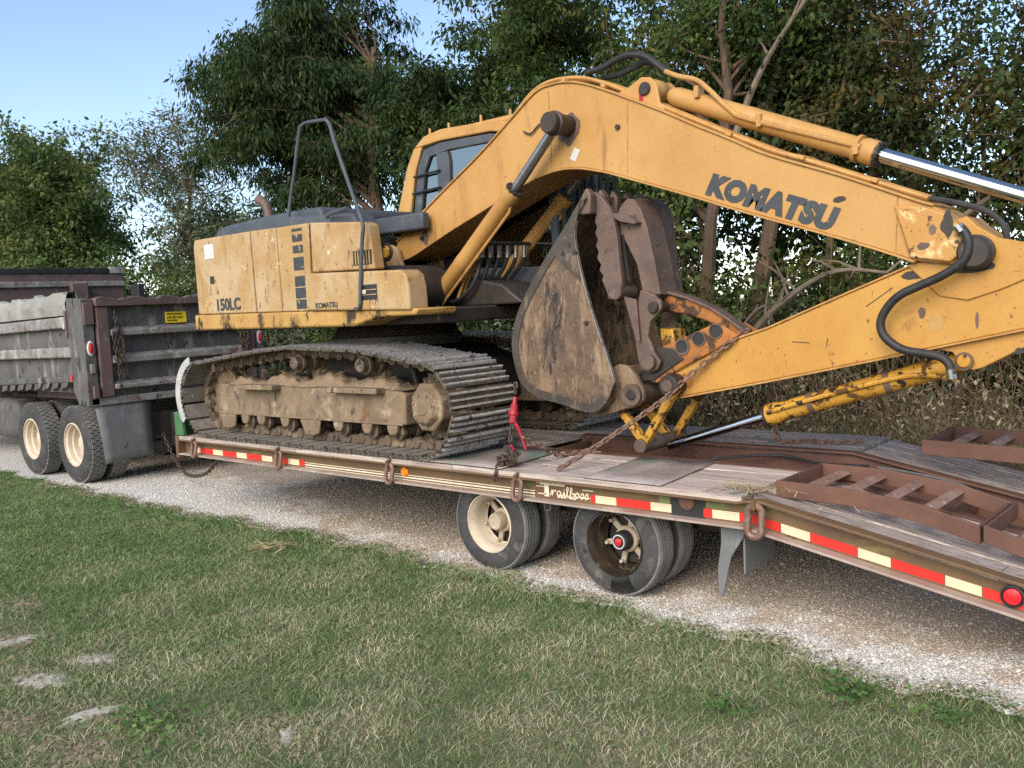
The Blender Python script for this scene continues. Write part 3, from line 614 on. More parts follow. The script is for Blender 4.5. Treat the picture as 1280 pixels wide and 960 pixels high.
on_rail(-3.05, -2.965, .068, .12, 'green_faded', 'green_overspray', t=.001); on_rail(-2.69, -2.52, .075, .115, 'green_faded', 'green_overspray', t=.001)
MB().lathe([(0, -.016), (.055, -.014), (.06, 0)], (-2.83, .087, .755), (0, 1, 0), 24).build('cover_plate', 'ramp', RAIL)
# lettering: block T and hand-painted script
on_rail(-4.10, -3.86, .104, .130, 'cream_paint', 'letter'); on_rail(-4.055, -4.012, .016, .103, 'cream_paint', 'letter')
for x0, x1, h in ((-4.135, -4.06, .085), (-4.12, -4.03, .03), (-3.76, -3.67, .122), (-3.70, -3.60, .092), (-3.72, -3.63, .035), (-4.13, -4.11, .112)): on_rail(x0, x1, h, h+.007, 'cream_paint', 'paint_dash')
SC = [[(0,.0),(.1,.5),(.15,.45),(.12,.0),(.2,.4),(.3,.52),(.36,.42)], [(.62,.42),(.5,.5),(.42,.25),(.5,.02),(.62,.2),(.66,.45),(.64,.1),(.72,.0),(.8,.2)], [(.8,.2),(.86,.48),(.86,.1),(.93,.0),(1.0,.2)], [(.87,.66),(.89,.70)],
      [(1.0,.2),(1.12,.7),(1.12,.95),(1.05,.9),(1.05,.1),(1.13,.0),(1.22,.2)], [(1.22,.2),(1.34,.7),(1.34,.95),(1.27,.9),(1.25,.1),(1.36,.0),(1.48,.2),(1.42,.42),(1.36,.36),(1.5,.38)],
      [(1.72,.45),(1.6,.48),(1.55,.2),(1.64,.0),(1.75,.2),(1.7,.45),(1.8,.4)], [(1.8,.1),(1.98,.55),(2.04,.2),(1.96,.0),(1.84,.06),(2.02,.06)], [(2.08,.1),(2.24,.55),(2.30,.2),(2.22,.0),(2.10,.06),(2.32,.1)]]
for st in SC:
    P = smooth_path([(-3.995 + .152*a, .085, .682 + .075*b) for a, b in st], 3); MB().tube(P, .0055, 5).build('script_letter', 'cream_paint', RAIL)
for x0, x1 in ((-3.93, -3.905), (-3.90, -3.87), (-3.862, -3.85), (-3.82, -3.79), (-3.785, -3.76)): on_rail(x0, x1, .017, .027, 'cream_paint', 'small_lettering')
# D rings in the rail
for x in (-8.93, -7.34, -5.70, -4.24, -2.30):
    zc = top_z(x)-.115; big = x > -3; P = []
    r_, h_ = (.047, .05) if big else (.040, .042)
    for k in range(9): a = math.pi*k/8; P.append((x + r_*math.cos(a), -.004, zc + h_ - .02 + r_*math.sin(a)))
    for k in range(9): a = math.pi + math.pi*k/8; P.append((x + r_*math.cos(a), -.024, zc - h_ - .02 + r_*math.sin(a)))
    dr = MB().tube(P, .023 if big else .018, 9, closed=True).build('tie_down_ring', 'chain', trailer, label='rusty oval tie down ring in the side rail')
    MB().tube([(x, .085, zc+.045), (x, .02, zc+.05), (x, -.028, zc+.062), (x, -.034, zc+.085), (x, .01, zc+.098), (x, .06, zc+.085)], .015, 6).build('ring_strap', 'rail', dr)
    on_rail(x-.13, x-.075, .09, .17, 'green_faded', 'green_overspray', t=.001); on_rail(x+.0, x+.05, .08, .16, 'green_faded', 'green_overspray', t=.001)
MB().lathe([(0, -.028), (.03, -.026), (.042, -.012), (.042, 0)], (-5.604, .0885, .728), (0, 1, 0), 22).build('side_marker_lamp', 'orangelens', RAIL, label='round orange side marker lamp')
lp = MB().lathe([(.06, 0), (.06, -.02), (.05, -.024), (.045, -.01)], (-.894, .0885, .452), (0, 1, 0), 24, close=True).build('tail_lamp_bezel', 'black', RAIL)
MB().lathe([(.045, -.004), (.043, -.026), (.02, -.032), (0, -.033)], (-.894, .0885, .452), (0, 1, 0), 24).build('side_tail_lamp', 'redlens', RAIL, label='round red lamp near the tail')
MB().tube(smooth_path([(-3.99, .02, .632), (-3.985, .0, .60), (-3.96, -.005, .585), (-3.94, .01, .60), (-3.95, .02, .64)], 3), .007, 6).build('rail_hook', 'darksteel', trailer)
# wheels: dual tyres on two axles
def dual(x, y0, s, oily):
    z = .376
    def tyre(y, w=.215):
        pr = [(.235, .022), (.245, .004), (.29, -.008), (.335, -.004), (.362, .012), (.378, .024)]
        ribs = [.024, .056, .060, .090, .094, .121, .125, .155, .159, .191]
        rr = [(.378, .024)]
        for i in range(0, 10, 2):
            rr += [(.384, ribs[i]+.001), (.385, ribs[i+1])]
            if i < 8: rr += [(.374, ribs[i+1]+.001), (.374, ribs[i+2]-.0005)]
        pr = pr[:-1] + rr + [(.378, .192), (.362, w-.012), (.335, w), (.29, w), (.245, w-.004), (.235, w-.022)]
        return MB().lathe([(min(a, .366), y + s*b) for a, b in pr], (x, 0, z), (0, 1, 0), 56, close=True)
    def tread(y, par):
        tb = [.016, .045, .059, .084, .098, .117, .131, .156, .170, .199]
        for i in range(0, 10, 2):
            a_, b_ = tb[i], tb[i+1]; MB().lathe([(.360, y+s*a_), (.384 if 0 < i else .376, y+s*(a_+.002)), (.386 if i < 8 else .378, y+s*(b_-.002)), (.360, y+s*b_)], (x, 0, z), (0, 1, 0), 56, close=True).build('tread_rib', 'tyre_worn', par)
    t = tyre(y0).build('tyre', 'tyre', trailer, label='ribbed black outer dual tyre' + (' streaked with oil' if oily else ''))
    tread(y0, t)
    tread(y0 + s*.27, tyre(y0 + s*.27).build('tyre', 'tyre', trailer, label='dusty ribbed inner dual tyre'))
    rm = 'rim_oil' if oily else 'rim_white'
    rim = [(.236, .024), (.238, .004), (.228, .0), (.222, .012), (.215, .03), (.205, .045), (.2, .10), (.196, .165), (.19, .18), (.185, .19)]
    MB().lathe([(a, y0 + s*b) for a, b in rim] + [(.19, y0+s*.196), (.205, y0+s*.16), (.21, y0+s*.06), (.226, y0+s*.02)], (x, 0, z), (0, 1, 0), 40, close=True).build('rim', rm, t, label='oily black rim' if oily else 'cream painted rim')
    sp = MB()
    for k in range(6):
        a = R(60*k + 15); c_, s_ = math.cos(a), math.sin(a); rot = Matrix.Rotation(-a, 3, 'Y')
        sp.box((x + .125*c_, y0 + s*.188, z + .125*s_), (.13, .03, .042), rot)
        sp.rod((x + .176*c_, y0+s*.185, z + .176*s_), (x + .176*c_, y0+s*.14, z + .176*s_), .016, 6)
    sp.lathe([(.095, y0+s*.2), (.10, y0+s*.165), (.088, y0+s*.15), (.07, y0+s*.15)], (x, 0, z), (0, 1, 0), 24)
    sp.build('spoke_hub', 'hubdust' if not oily else 'hubdust', t, .006, label='dusty cast spoke hub')
    MB().lathe([(.185, y0+s*.235), (.185, y0+s*.222), (.04, y0+s*.222)], (x, 0, z), (0, 1, 0), 30).build('brake_drum', 'darksteel', t)
    hc = 'black' if oily else 'hubdust'
    MB().lathe([(.072, y0+s*.155), (.072, y0+s*.085), (.062, y0+s*.068), (.05, y0+s*.064), (.045, y0+s*.07), (.0, y0+s*.07)], (x, 0, z), (0, 1, 0), 26).build('hub_cap', hc, t)
    if oily:
        MB().lathe([(.052, y0+s*.066), (.052, y0+s*.060), (.045, y0+s*.060), (.045, y0+s*.066)], (x, 0, z), (0, 1, 0), 24, close=True).build('hub_ring', 'whiteplastic', t)
        MB().lathe([(.028, y0+s*.068), (.027, y0+s*.054), (.012, y0+s*.048), (0, y0+s*.047)], (x, 0, z), (0, 1, 0), 20).build('hub_plug', 'redlens', t, label='red hub plug')
        v = []; f = []
        for i in range(13):
            a = R(-96 + 34*i/12 + (4 if i % 2 else 0))
            for j, (rr, yy) in enumerate(((.238, -.002), (.262, -.006), (.295, -.0105), (.335, -.0065), (.361, .010))):
                v.append((x + rr*math.cos(a), y0 + s*yy, z + rr*math.sin(a)))
                if i and j: f.append(((i-1)*5+j-1, (i-1)*5+j, i*5+j, i*5+j-1))
        MB().add(v, f).build('oil_streak', 'oil', t, label='wet black oil running down the tyre')
for x in (-4.675, -3.46):
    dual(x, .112, 1, x > -4); dual(x, W-.112, -1, False)
    MB().rod((x, .25, .376), (x, W-.25, .376), .06, 12).build('axle', 'darksteel', trailer)
for y in (.72, 1.9): MB().bb(-5.2, -2.8, y-.04, y+.04, .40, .50).build('spring_pack', 'darksteel', trailer, .01)
# bracket and rubber flap behind the wheels
MB().prism([(-2.60, .632), (-2.42, .632), (-2.44, .56), (-2.53, .42), (-2.60, .14), (-2.63, .15), (-2.63, .33), (-2.60, .5)], .10, .115).build('flap_bracket', 'flap', trailer, .004, label='bent pale steel flap bracket')
MB().bb(-2.46, -2.445, .13, .55, .31, .62).build('mud_flap', 'flap', trailer, .003, label='short dark mud flap behind the trailer wheels')
# folding loading ramps on the tail
def make_ramp(ya, yb, top, hgt, label):
    """ladder ramp made of two side beams and rungs; top = [(x,z)] upper edge"""
    rp = MB().prism(top + [(x, z-hgt) for x, z in reversed(top)], ya, ya+.02).build('loading_ramp', 'ramp', trailer, .004, label=label)
    MB().prism(top + [(x, z-hgt) for x, z in reversed(top)], yb-.02, yb).build('ramp_beam', 'ramp', rp, .004)
    zf = lambda x: float(np.interp(x, [p[0] for p in top], [p[1] for p in top]))
    x0, x1 = top[0][0], top[-1][0]
    MB().bb(x0, x0+.02, ya+.021, yb-.021, zf(x0)-hgt, zf(x0)-.004).build('ramp_end', 'ramp', rp, .004)
    MB().bb(x1-.02, x1, ya+.021, yb-.021, zf(x1)-hgt, zf(x1)-.004).build('ramp_end', 'ramp', rp, .004)
    k = 0; x = x0 + .16
    while x < x1-.1:
        zz = zf(x); sl = math.atan2(zf(x+.05)-zf(x-.05), .1)
        MB().prism([(x-.055, zz-.062), (x-.045, zz-.066), (x+.0, zz-.036), (x+.05, zz-.058), (x+.056, zz-.052), (x+.0, zz-.022)], ya+.021, yb-.021).build('ramp_rung', 'rung', rp, .002)
        x += .235
    return rp
make_ramp(.23, .93, [(-2.272, .918), (-1.84, .908), (-1.407, .855), (-1.09, .768)], .105, 'rust brown ladder ramp lying on the near tail planks')
make_ramp(.235, .925, [(-1.075, .775), (-.7, .665), (-.2, .54), (.35, .42)], .10, 'second section of the near ladder ramp')
make_ramp(1.75, 2.5, [(-1.87, .985), (-1.2, .962), (-.6, .90), (.3, .76)], .11, 'rust brown ladder ramp on the far tail planks')
# cables and hoses along the centre gap
MB().tube(smooth_path([(-4.6, 1.0, .70), (-4.0, 1.05, .72), (-3.5, 1.3, .78), (-3.0, 1.70, .80), (-2.6, 1.66, .77), (-2.2, 1.60, .79)], 6), .011, 7).build('brake_hose', 'rubber', trailer)
MB().tube(smooth_path([(-2.1, 1.52, .80), (-1.8, 1.40, .80), (-1.5, 1.28, .78), (-1.25, 1.10, .74), (-1.0, 1.0, .68)], 6), .008, 7).build('ramp_hose', 'flap', trailer)
MB().rod((-1.35, 1.17, .765), (-1.18, 1.05, .715), .013, 8).build('hose_fitting', 'chrome_dull', trailer)
# ------------------------------------------------------------------ excavator: outlines in metres (x, z)
T = {}
T['boom']=[(-6.624,2.789),(-6.101,3.109),(-5.443,3.471),(-5.039,3.721),(-4.755,3.893),(-4.579,3.919),(-4.451,3.913),(-4.312,3.883),(-4.129,3.813),(-3.864,3.687),(-3.504,3.507),(-3.266,3.377),(-2.943,3.209),(-2.667,3.061),(-2.15,2.848),(-1.668,2.628),(-1.561,2.586),(-1.495,2.549),(-1.412,2.457),(-1.38,2.36),(-1.4,2.268),(-1.456,2.217),(-1.673,2.253),(-1.956,2.368),(-2.331,2.508),(-2.68,2.631),(-2.959,2.734),(-3.287,2.86),(-3.636,2.987),(-4.008,3.123),(-4.164,3.169),(-4.325,3.207),(-4.518,3.224),(-4.737,3.2),(-5.034,3.121),(-5.368,3.005),(-5.907,2.826),(-6.366,2.659),(-6.545,2.617),(-6.671,2.674)]
T['arm']=[(-3.528,1.312),(-2.745,1.457),(-2.096,1.587),(-1.517,1.707),(-1.067,1.799),(-0.576,1.902),(-0.577,2.088),(-0.855,2.232),(-1.065,2.305),(-1.196,2.35),(-1.322,2.44),(-1.386,2.511),(-1.461,2.493),(-1.568,2.378),(-1.678,2.233),(-1.768,2.203),(-2.254,2.02),(-2.733,1.837),(-2.959,1.771),(-3.266,1.634),(-3.468,1.534),(-3.572,1.483),(-3.613,1.386)]
T['armlow']=[(-1.61,1.68),(-1.488,1.658),(-1.417,1.565),(-1.37,1.54),(-1.309,1.556),(-1.075,1.68),(-0.581,1.951),(-0.581,1.892),(-1.074,1.793),(-1.526,1.7)]
T['thumbmount']=[(-3.82,1.453),(-3.773,1.48),(-3.665,1.692),(-3.56,1.736),(-3.194,1.872),(-3.093,1.875),(-2.957,1.794),(-3.202,1.664),(-3.452,1.552),(-3.677,1.429)]
T['archbar']=[(-3.678,2.079),(-3.609,2.133),(-3.43,2.081),(-3.237,1.999),(-3.09,1.908),(-2.948,1.808),(-3.001,1.785),(-3.127,1.836),(-3.261,1.901),(-3.421,1.956),(-3.637,1.995)]
T['bucket']=[(-4.149,2.95),(-4.208,2.887),(-4.305,2.763),(-4.529,2.523),(-4.717,2.302),(-4.906,2.032),(-4.982,1.798),(-4.971,1.617),(-4.901,1.43),(-4.736,1.315),(-4.478,1.262),(-4.165,1.199),(-4.018,1.276),(-3.931,1.446),(-3.97,1.592),(-4.1,1.953),(-4.208,2.318),(-4.26,2.688),(-4.126,2.922)]
T['thumbserr']=[(-4.189,2.98),(-4.132,2.983),(-4.071,2.947),(-3.975,2.829),(-3.942,2.718),(-3.924,2.61),(-3.911,2.419),(-3.896,2.26),(-3.901,2.159),(-3.95,2.097),(-4.028,2.113),(-4.055,2.192),(-4.091,2.271),(-4.073,2.302),(-4.111,2.35),(-4.092,2.394),(-4.129,2.448),(-4.111,2.498),(-4.136,2.551),(-4.113,2.594),(-4.138,2.654),(-4.116,2.697),(-4.137,2.744),(-4.118,2.8),(-4.144,2.918)]
T['thumbplate']=[(-3.979,2.788),(-3.928,2.865),(-3.873,2.903),(-3.813,2.89),(-3.749,2.802),(-3.696,2.653),(-3.648,2.432),(-3.595,2.129),(-3.758,2.137),(-3.807,2.38),(-3.912,2.579),(-3.986,2.649)]
T['thumblink']=[(-3.756,2.175),(-3.632,2.131),(-3.575,2.079),(-3.571,2.016),(-3.625,1.962),(-3.678,1.919),(-3.706,1.806),(-3.652,1.679),(-3.596,1.603),(-3.629,1.539),(-3.704,1.513),(-3.786,1.538),(-3.817,1.68),(-3.839,1.873),(-3.801,2.031)]
T['thumbfar1']=[(-4.034,2.91),(-3.993,2.944),(-3.938,2.938),(-3.893,2.894),(-3.836,2.642),(-3.722,2.116),(-3.859,2.123),(-3.97,2.589)]
T['thumbfar2']=[(-4.055,2.859),(-4.027,2.936),(-3.979,2.944),(-3.893,2.921),(-3.819,2.833),(-3.787,2.678),(-3.761,2.378),(-3.719,2.096),(-3.765,2.111),(-3.927,2.146),(-3.995,2.597)]
T['bktear']=[(-4.123,1.488),(-4.048,1.548),(-3.959,1.588),(-3.882,1.575),(-3.794,1.492),(-3.732,1.378),(-3.735,1.301),(-3.798,1.248),(-3.938,1.217),(-4.124,1.157),(-4.264,1.138)]
T['body_top']=[(-8.685,2.971),(-7.64,2.966),(-7.193,2.955),(-6.668,2.956)]
T['bodylow']=[(-6.693,2.499),(-6.067,2.481),(-5.394,2.437),(-5.336,2.355),(-5.336,2.105),(-6.731,2.148)]
T['bodyup']=[(-6.668,2.956),(-5.842,2.881),(-5.768,2.461),(-6.693,2.499)]
T['skirt']=[(-8.775,2.178),(-8.767,2.015),(-7.517,2.003),(-6.106,1.992),(-5.754,2.065),(-5.291,2.064),(-5.267,2.122),(-6.719,2.147)]
T['lamps']=[(-6.588,2.172),(-6.24,2.216),(-5.917,2.343),(-5.708,2.214),(-6.071,2.648),(-5.815,2.519),(-6.938,2.924),(-6.804,2.158)]
T['handr']=[(-6.007,2.145),(-5.94,2.163),(-5.906,2.388),(-5.85,2.725),(-5.827,2.851),(-5.886,2.999),(-6.008,3.284),(-6.139,3.602),(-6.181,3.731),(-6.23,3.794),(-6.308,3.814)]
T['handl']=[(-6.696,3.915),(-6.917,3.924),(-7.019,3.911),(-7.064,3.858),(-7.185,3.498),(-7.325,3.107),(-7.307,3.035),(-7.191,3.009)]
T['cross']=[(-6.487,2.983),(-6.041,3.013)]
T['trackedge']=[(-8.631,1.679),(-7.437,1.806),(-7.166,1.823),(-6.086,1.777),(-5.993,1.759),(-5.548,1.706),(-5.211,1.677),(-5.058,1.599),(-4.927,1.45),(-4.91,1.277),(-4.945,1.076),(-5.046,0.968),(-5.212,0.895),(-5.47,0.853),(-8.37,0.867),(-9.066,1.349),(-8.962,1.57)]
T['frame']=[(-8.602,1.438),(-5.606,1.438),(-5.615,1.112),(-8.647,1.133)]
T['carriers']=[(-7.077,1.635),(-6.097,1.618)]
T['rollers']=[(-8.09,1.056),(-7.798,1.052),(-7.384,1.038),(-6.954,1.027),(-6.538,1.017),(-6.125,1.001),(-5.779,0.991)]
T['sprk']=[(-5.334,1.282)]
T['idler']=[(-8.676,1.32),(-9.148,1.264)]
T['bracket']=[(-6.872,2.529),(-6.832,2.686),(-6.751,2.759),(-6.654,2.767),(-6.562,2.728),(-6.487,2.527)]
T['boomcyl']=[(-4.429,3.562),(-4.527,3.468),(-4.865,3.133),(-4.932,3.087),(-5.907,2.265),(-6.084,2.107)]
T['boomcylf']=[(-4.902,3.171),(-5.058,3.073),(-5.88,2.287),(-6.085,2.032)]
T['armcyl']=[(-3.712,3.752),(-3.582,3.684),(-2.186,3.081),(-1.981,2.991),(-1.101,2.605),(-0.602,2.39)]
T['armcylbr']=[(-4.035,3.737),(-3.862,3.781),(-3.745,3.833),(-3.664,3.817),(-3.608,3.757),(-3.585,3.617),(-3.504,3.479)]
T['bktcyl']=[(-3.688,0.874),(-2.836,1.178),(-2.707,1.219),(-2.109,1.388),(-1.529,1.543),(-1.407,1.601)]
T['links']=[(-3.461,1.397),(-3.786,0.918),(-4.053,1.207)]
T['hoseloop']=[(-1.393,2.443),(-1.356,2.396),(-1.339,2.331),(-1.353,2.259),(-1.4,2.204),(-1.508,2.141),(-1.628,2.093),(-1.753,2.038),(-1.835,1.959),(-1.878,1.871),(-1.864,1.787),(-1.803,1.723),(-1.723,1.681),(-1.61,1.66),(-1.514,1.639),(-1.462,1.594),(-1.444,1.528)]
T['komatsu']=[(-3.178,2.865),(-3.12,2.998),(-2.207,2.502),(-2.171,2.632)]
T['toppipe']=[(-5.102,3.796),(-4.878,3.961),(-4.678,4.017),(-4.297,3.98),(-3.948,3.79),(-3.374,3.47),(-2.728,3.154),(-2.489,3.074),(-1.938,2.792),(-1.537,2.62)]
T['hoseblk']=[(-4.37,4.01),(-4.204,4.021),(-4.066,4.057),(-3.925,4.065),(-3.789,4.023),(-3.688,3.946),(-3.603,3.867)]
T['hoseblk2']=[(-4.284,3.967),(-4.122,3.96),(-3.962,3.986),(-3.846,4.006)]
T['cylpipe']=[(-3.573,3.853),(-3.461,3.794),(-3.302,3.732),(-3.19,3.633),(-3.03,3.463),(-2.871,3.366),(-2.069,3.048)]
T['hub']=[(-1.294,2.28)]
exc = thing('excavator', (-7.0, 1.3, D), 'large faded yellow tracked excavator with folded boom, standing on the flatbed trailer', 'excavator')
def circ(c, r, n=16, a0=0, a1=2*math.pi): return [(c[0] + r*math.cos(a0 + (a1-a0)*k/n), c[1] + r*math.sin(a0 + (a1-a0)*k/n)) for k in range(n)]
def pin(x, z, y0, y1, r, mat, name, parent, n=22, ch=.008):
    s = 1 if y1 > y0 else -1
    return MB().lathe([(0, y0), (r-ch, y0), (r, y0+s*ch), (r, y1)], (x, 0, z), (0, 1, 0), n).build(name, mat, parent)
# ---- undercarriage
def track_side(y0, y1, near):
    yc = (y0+y1)/2; w = y1-y0; dn = 1 if near else -1
    path = [(-8.45, .896), (-7.0, .893), (-5.45, .896)]
    for k in range(1, 12): a = -math.pi/2 + math.pi*k/12; path.append((-5.30 + .40*math.cos(a), 1.285 + .39*math.sin(a)))
    path += [(-5.35, 1.675), (-5.6, 1.712), (-6.1, 1.775), (-6.6, 1.79), (-7.1, 1.805), (-7.6, 1.775), (-8.2, 1.715), (-8.66, 1.665)]
    for k in range(1, 12): a = math.pi/2 + math.pi*k/12; path.append((-8.68 + .375*math.cos(a), 1.285 + .385*math.sin(a)))
    P = [Vector(p) for p in path] + [Vector(path[0])]; d = [0]
    for a, b in zip(P[:-1], P[1:]): d.append(d[-1] + (b-a).length)
    n = 49; pitch = d[-1]/n
    global SHOE, LINKM
    if near:
        hx = pitch/2 - .009; g_ = .030
        prof = [(-hx, -.008), (hx-.01, -.008), (hx, .0), (hx, .012), (.068, .012), (.062, g_+.006), (.048, g_+.006), (.044, .008), (.012, .008), (.008, g_), (-.006, g_), (-.01, .008), (-.044, .008), (-.048, g_), (-.062, g_), (-.068, .008), (-hx, .008)]
        b = MB().prism(prof, -w/2, w/2)
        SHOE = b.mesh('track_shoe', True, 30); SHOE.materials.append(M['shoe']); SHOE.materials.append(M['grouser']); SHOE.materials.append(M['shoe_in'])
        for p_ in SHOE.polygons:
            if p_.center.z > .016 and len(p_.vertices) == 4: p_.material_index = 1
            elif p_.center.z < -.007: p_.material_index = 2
        b = MB()
        for yy in (-.0225,):
            b.prism([(-.085, -.012), (.085, -.012), (.085, -.05), (.06, -.09), (-.06, -.09), (-.085, -.06)], yy, yy+.045)
            b.lathe([(.0, yy-.012), (.046, yy-.012), (.05, yy-.004), (.05, yy+.05), (.0, yy+.05)], (.05, 0, -.062), (0, 1, 0), 14)
            b.lathe([(.0, yy-.0125), (.017, yy-.0125), (.017, yy+.0)], (.05, 0, -.062), (0, 1, 0), 10)
        LINKM = b.mesh('track_link'); LINKM.materials.append(M['track_dark'])
    for k in range(n):
        t = (k+.5)*pitch; i = max(j for j in range(len(d)-1) if d[j] <= t)
        q = P[i].lerp(P[i+1], (t-d[i])/(d[i+1]-d[i])); e = (P[i+1]-P[i]).normalized()
        o = bpy.data.objects.new('track_shoe', SHOE); place(o, (q.x, yc, q.y), exc)
        # local x along travel, local z outward: travel is counter-clockwise seen from the near side
        X = Vector((e.x, 0, e.y)); Z = Vector((e.y, 0, -e.x)); Y = Z.cross(X); o.rotation_euler = Matrix((X, Y, Z)).transposed().to_euler()
        for yl in (-.11, .11):
            l = bpy.data.objects.new('track_link', LINKM); col.objects.link(l); l.parent = o; l.location = (0, yl, 0); WLOC[l.name] = WLOC[o.name]; l.rotation_euler = (0, 0, 0 if yl < 0 else math.pi)
    ny = y0 + .15 if near else y1 - .15; iy = y1 - .12 if near else y0 + .12
    a, b_ = sorted((ny, iy))
    fr = MB().prism([(-8.60, 1.15), (-8.55, 1.425), (-8.3, 1.44), (-5.72, 1.44), (-5.60, 1.40), (-5.61, 1.12), (-8.4, 1.12)], a, b_).build('track_frame', 'track', exc, .018, label='mud caked track frame')
    a, b_ = sorted((ny - dn*.018, ny))
    MB().bb(-8.57, -5.63, a, b_, 1.118, 1.140).build('frame_flange', 'track', fr, .004)
    for x0, x1 in ((-8.05, -7.42), (-6.55, -5.85)):
        a, b_ = sorted((ny - dn*.11, ny)); MB().bb(x0, x1, a, b_, 1.395, 1.445).build('frame_step', 'track', fr, .008)
    if near: MB().bb(-7.53, -7.515, ny-.003, ny+.002, 1.28, 1.37).build('frame_slot', 'black', fr)
    # dirt heaped on the frame
    v = []; f = []; nx, nn = 110, 9
    for i in range(nx+1):
        x = -8.35 + 2.75*i/nx
        for j in range(nn):
            u = j/(nn-1); yy = ny + dn*(-.015 + .40*u)
            h = .09*math.sin(math.pi*min(1, max(0, i/nx)))**.4 * (.35 + .75*math.sin(math.pi*(u*.8+.1))) + .035*math.sin(i*.21+j*.3) + .013*math.sin(i*.83+j*2.1) + random.uniform(-.009, .009)
            v.append((x + .012*math.sin(j*5+i), yy, 1.425 + max(h, 0) * (0.15 if j == 0 else 1)))
            if i and j: f.append(((i-1)*nn+j-1, (i-1)*nn+j, i*nn+j, i*nn+j-1))
    MB().add(v, f).build('dirt_heap', 'dirt', fr, label='dry dirt and stalks heaped on the track frame')
    for (x, z) in T['carriers']:
        yy = ny - dn*.03
        MB().lathe([(0, yy-dn*.05), (.05, yy-dn*.05), (.062, yy-dn*.04), (.062, yy+dn*.02), (.085, yy+dn*.02), (.085, yy+dn*.05), (.06, yy+dn*.055), (.06, yy+dn*.15), (.085, yy+dn*.155), (.085, yy+dn*.19), (0, yy+dn*.19)], (x, 0, z+.025), (0, 1, 0), 24).build('carrier_roller', 'track_dark', fr)
        MB().bb(x-.05, x+.05, *sorted((yy+dn*.2, yy+dn*.3)), 1.44, z+.06).build('roller_bracket', 'track', fr, .01)
    for (x, z) in T['rollers']:
        yy = ny + dn*.02
        MB().lathe([(0, yy), (.05, yy), (.06, yy+dn*.02), (.085, yy+dn*.03), (.085, yy+dn*.07), (.065, yy+dn*.08), (.065, yy+dn*.2), (.085, yy+dn*.21), (.085, yy+dn*.25), (0, yy+dn*.25)], (x, 0, 1.055), (0, 1, 0), 22).build('bottom_roller', 'track_dark', fr)
        a, b_ = sorted((yy-dn*.035, yy+dn*.012)); MB().prism([(x-.07, 1.118), (x+.07, 1.118), (x+.06, 1.06), (x+.035, 1.025), (x-.035, 1.025), (x-.06, 1.06)], a, b_).build('roller_cap', 'track', fr, .012)
    for xa, xb in ((-8.58, -8.25), (-7.12, -6.80)):
        a, b_ = sorted((ny-.02*dn, ny+.01*dn)); MB().prism([(xa, 1.115), (xb, 1.115), (xb-.03, .99), (xb-.1, .965), (xa+.08, .965)], a, b_).build('track_guard', 'track', fr, .012)
    # idler and sprocket
    yy = yc
    MB().lathe([(.10, yy-.10), (.14, yy-.10), (.16, yy-.05), (.27, yy-.045), (.285, yy-.09), (.305, yy-.09), (.305, yy-.04), (.285, yy-.03), (.285, yy+.03), (.305, yy+.04), (.305, yy+.09), (.10, yy+.1)], (-8.68, 0, 1.285), (0, 1, 0), 40).build('idler_wheel', 'track', fr)
    sp = []
    for k in range(46): a = 2*math.pi*k/46; r_ = .285 + (.035 if k % 2 else -.005); sp.append((-5.35 + r_*math.cos(a), 1.285 + r_*math.sin(a)))
    MB().prism(sp, yc-.035, yc+.035).build('sprocket', 'track_dark', fr, .006)
    a = y0 + .10 if near else y1 - .10; a += dn*.0
    pr = MB(); oc = [( -5.35 + .20*math.cos(R(k*45+22)), 1.285 + .22*math.sin(R(k*45+22))) for k in range(8)]
    q0, q1 = sorted((a+dn*.06, yc)); pr.prism(oc, q0, q1); pr.build('final_drive', 'track', fr, .02)
    md = MB().lathe([(0, a), (.06, a), (.065, a+dn*.012), (.13, a+dn*.014), (.15, a+dn*.03), (.165, a+dn*.07)], (-5.35, 0, 1.285), (0, 1, 0), 9).build('drive_cover', 'track', fr, .012)
    for k in range(7):
        an = R(k*51+10); MB().rod((-5.35 + .115*math.cos(an), a+dn*.005, 1.285 + .115*math.sin(an)), (-5.35 + .115*math.cos(an), a+dn*.02, 1.285 + .115*math.sin(an)), .012, 6).build('cover_bolt', 'track', fr)
track_side(-.02, .74, True)
track_side(1.89, 2.65, False)
# white crescent plate added round the idler end of the near track
cv = []
for k in range(15):
    a = math.pi*.60 + math.pi*.62*k/14; cv.append((-8.70 + .49*math.cos(a), 1.30 + .455*math.sin(a)))
MB().prism(cv + [(-8.70 + (.385 + .012*(k % 2))*math.cos(math.pi*.62 + math.pi*.58*(28-k)/28), 1.29 + (.385 + .012*(k % 2))*math.sin(math.pi*.62 + math.pi*.58*(28-k)/28)) for k in range(29)], -.035, -.022).build('idler_crescent', 'crescent', exc, label='white curved shield at the idler end of the near track')
# car body, turntable
MB().prism([(-8.1, 1.2), (-5.9, 1.2), (-6.0, 1.62), (-6.4, 1.74), (-7.7, 1.74), (-8.0, 1.62)], .60, 2.03).build('car_body', 'darksteel', exc, .03)
MB().lathe([(.64, 1.75), (.68, 1.76), (.68, 1.86), (.66, 1.87), (.60, 1.99)], (-7.0, 1.32, 0), (0, 0, 1), 48).build('turntable', 'darksteel', exc)
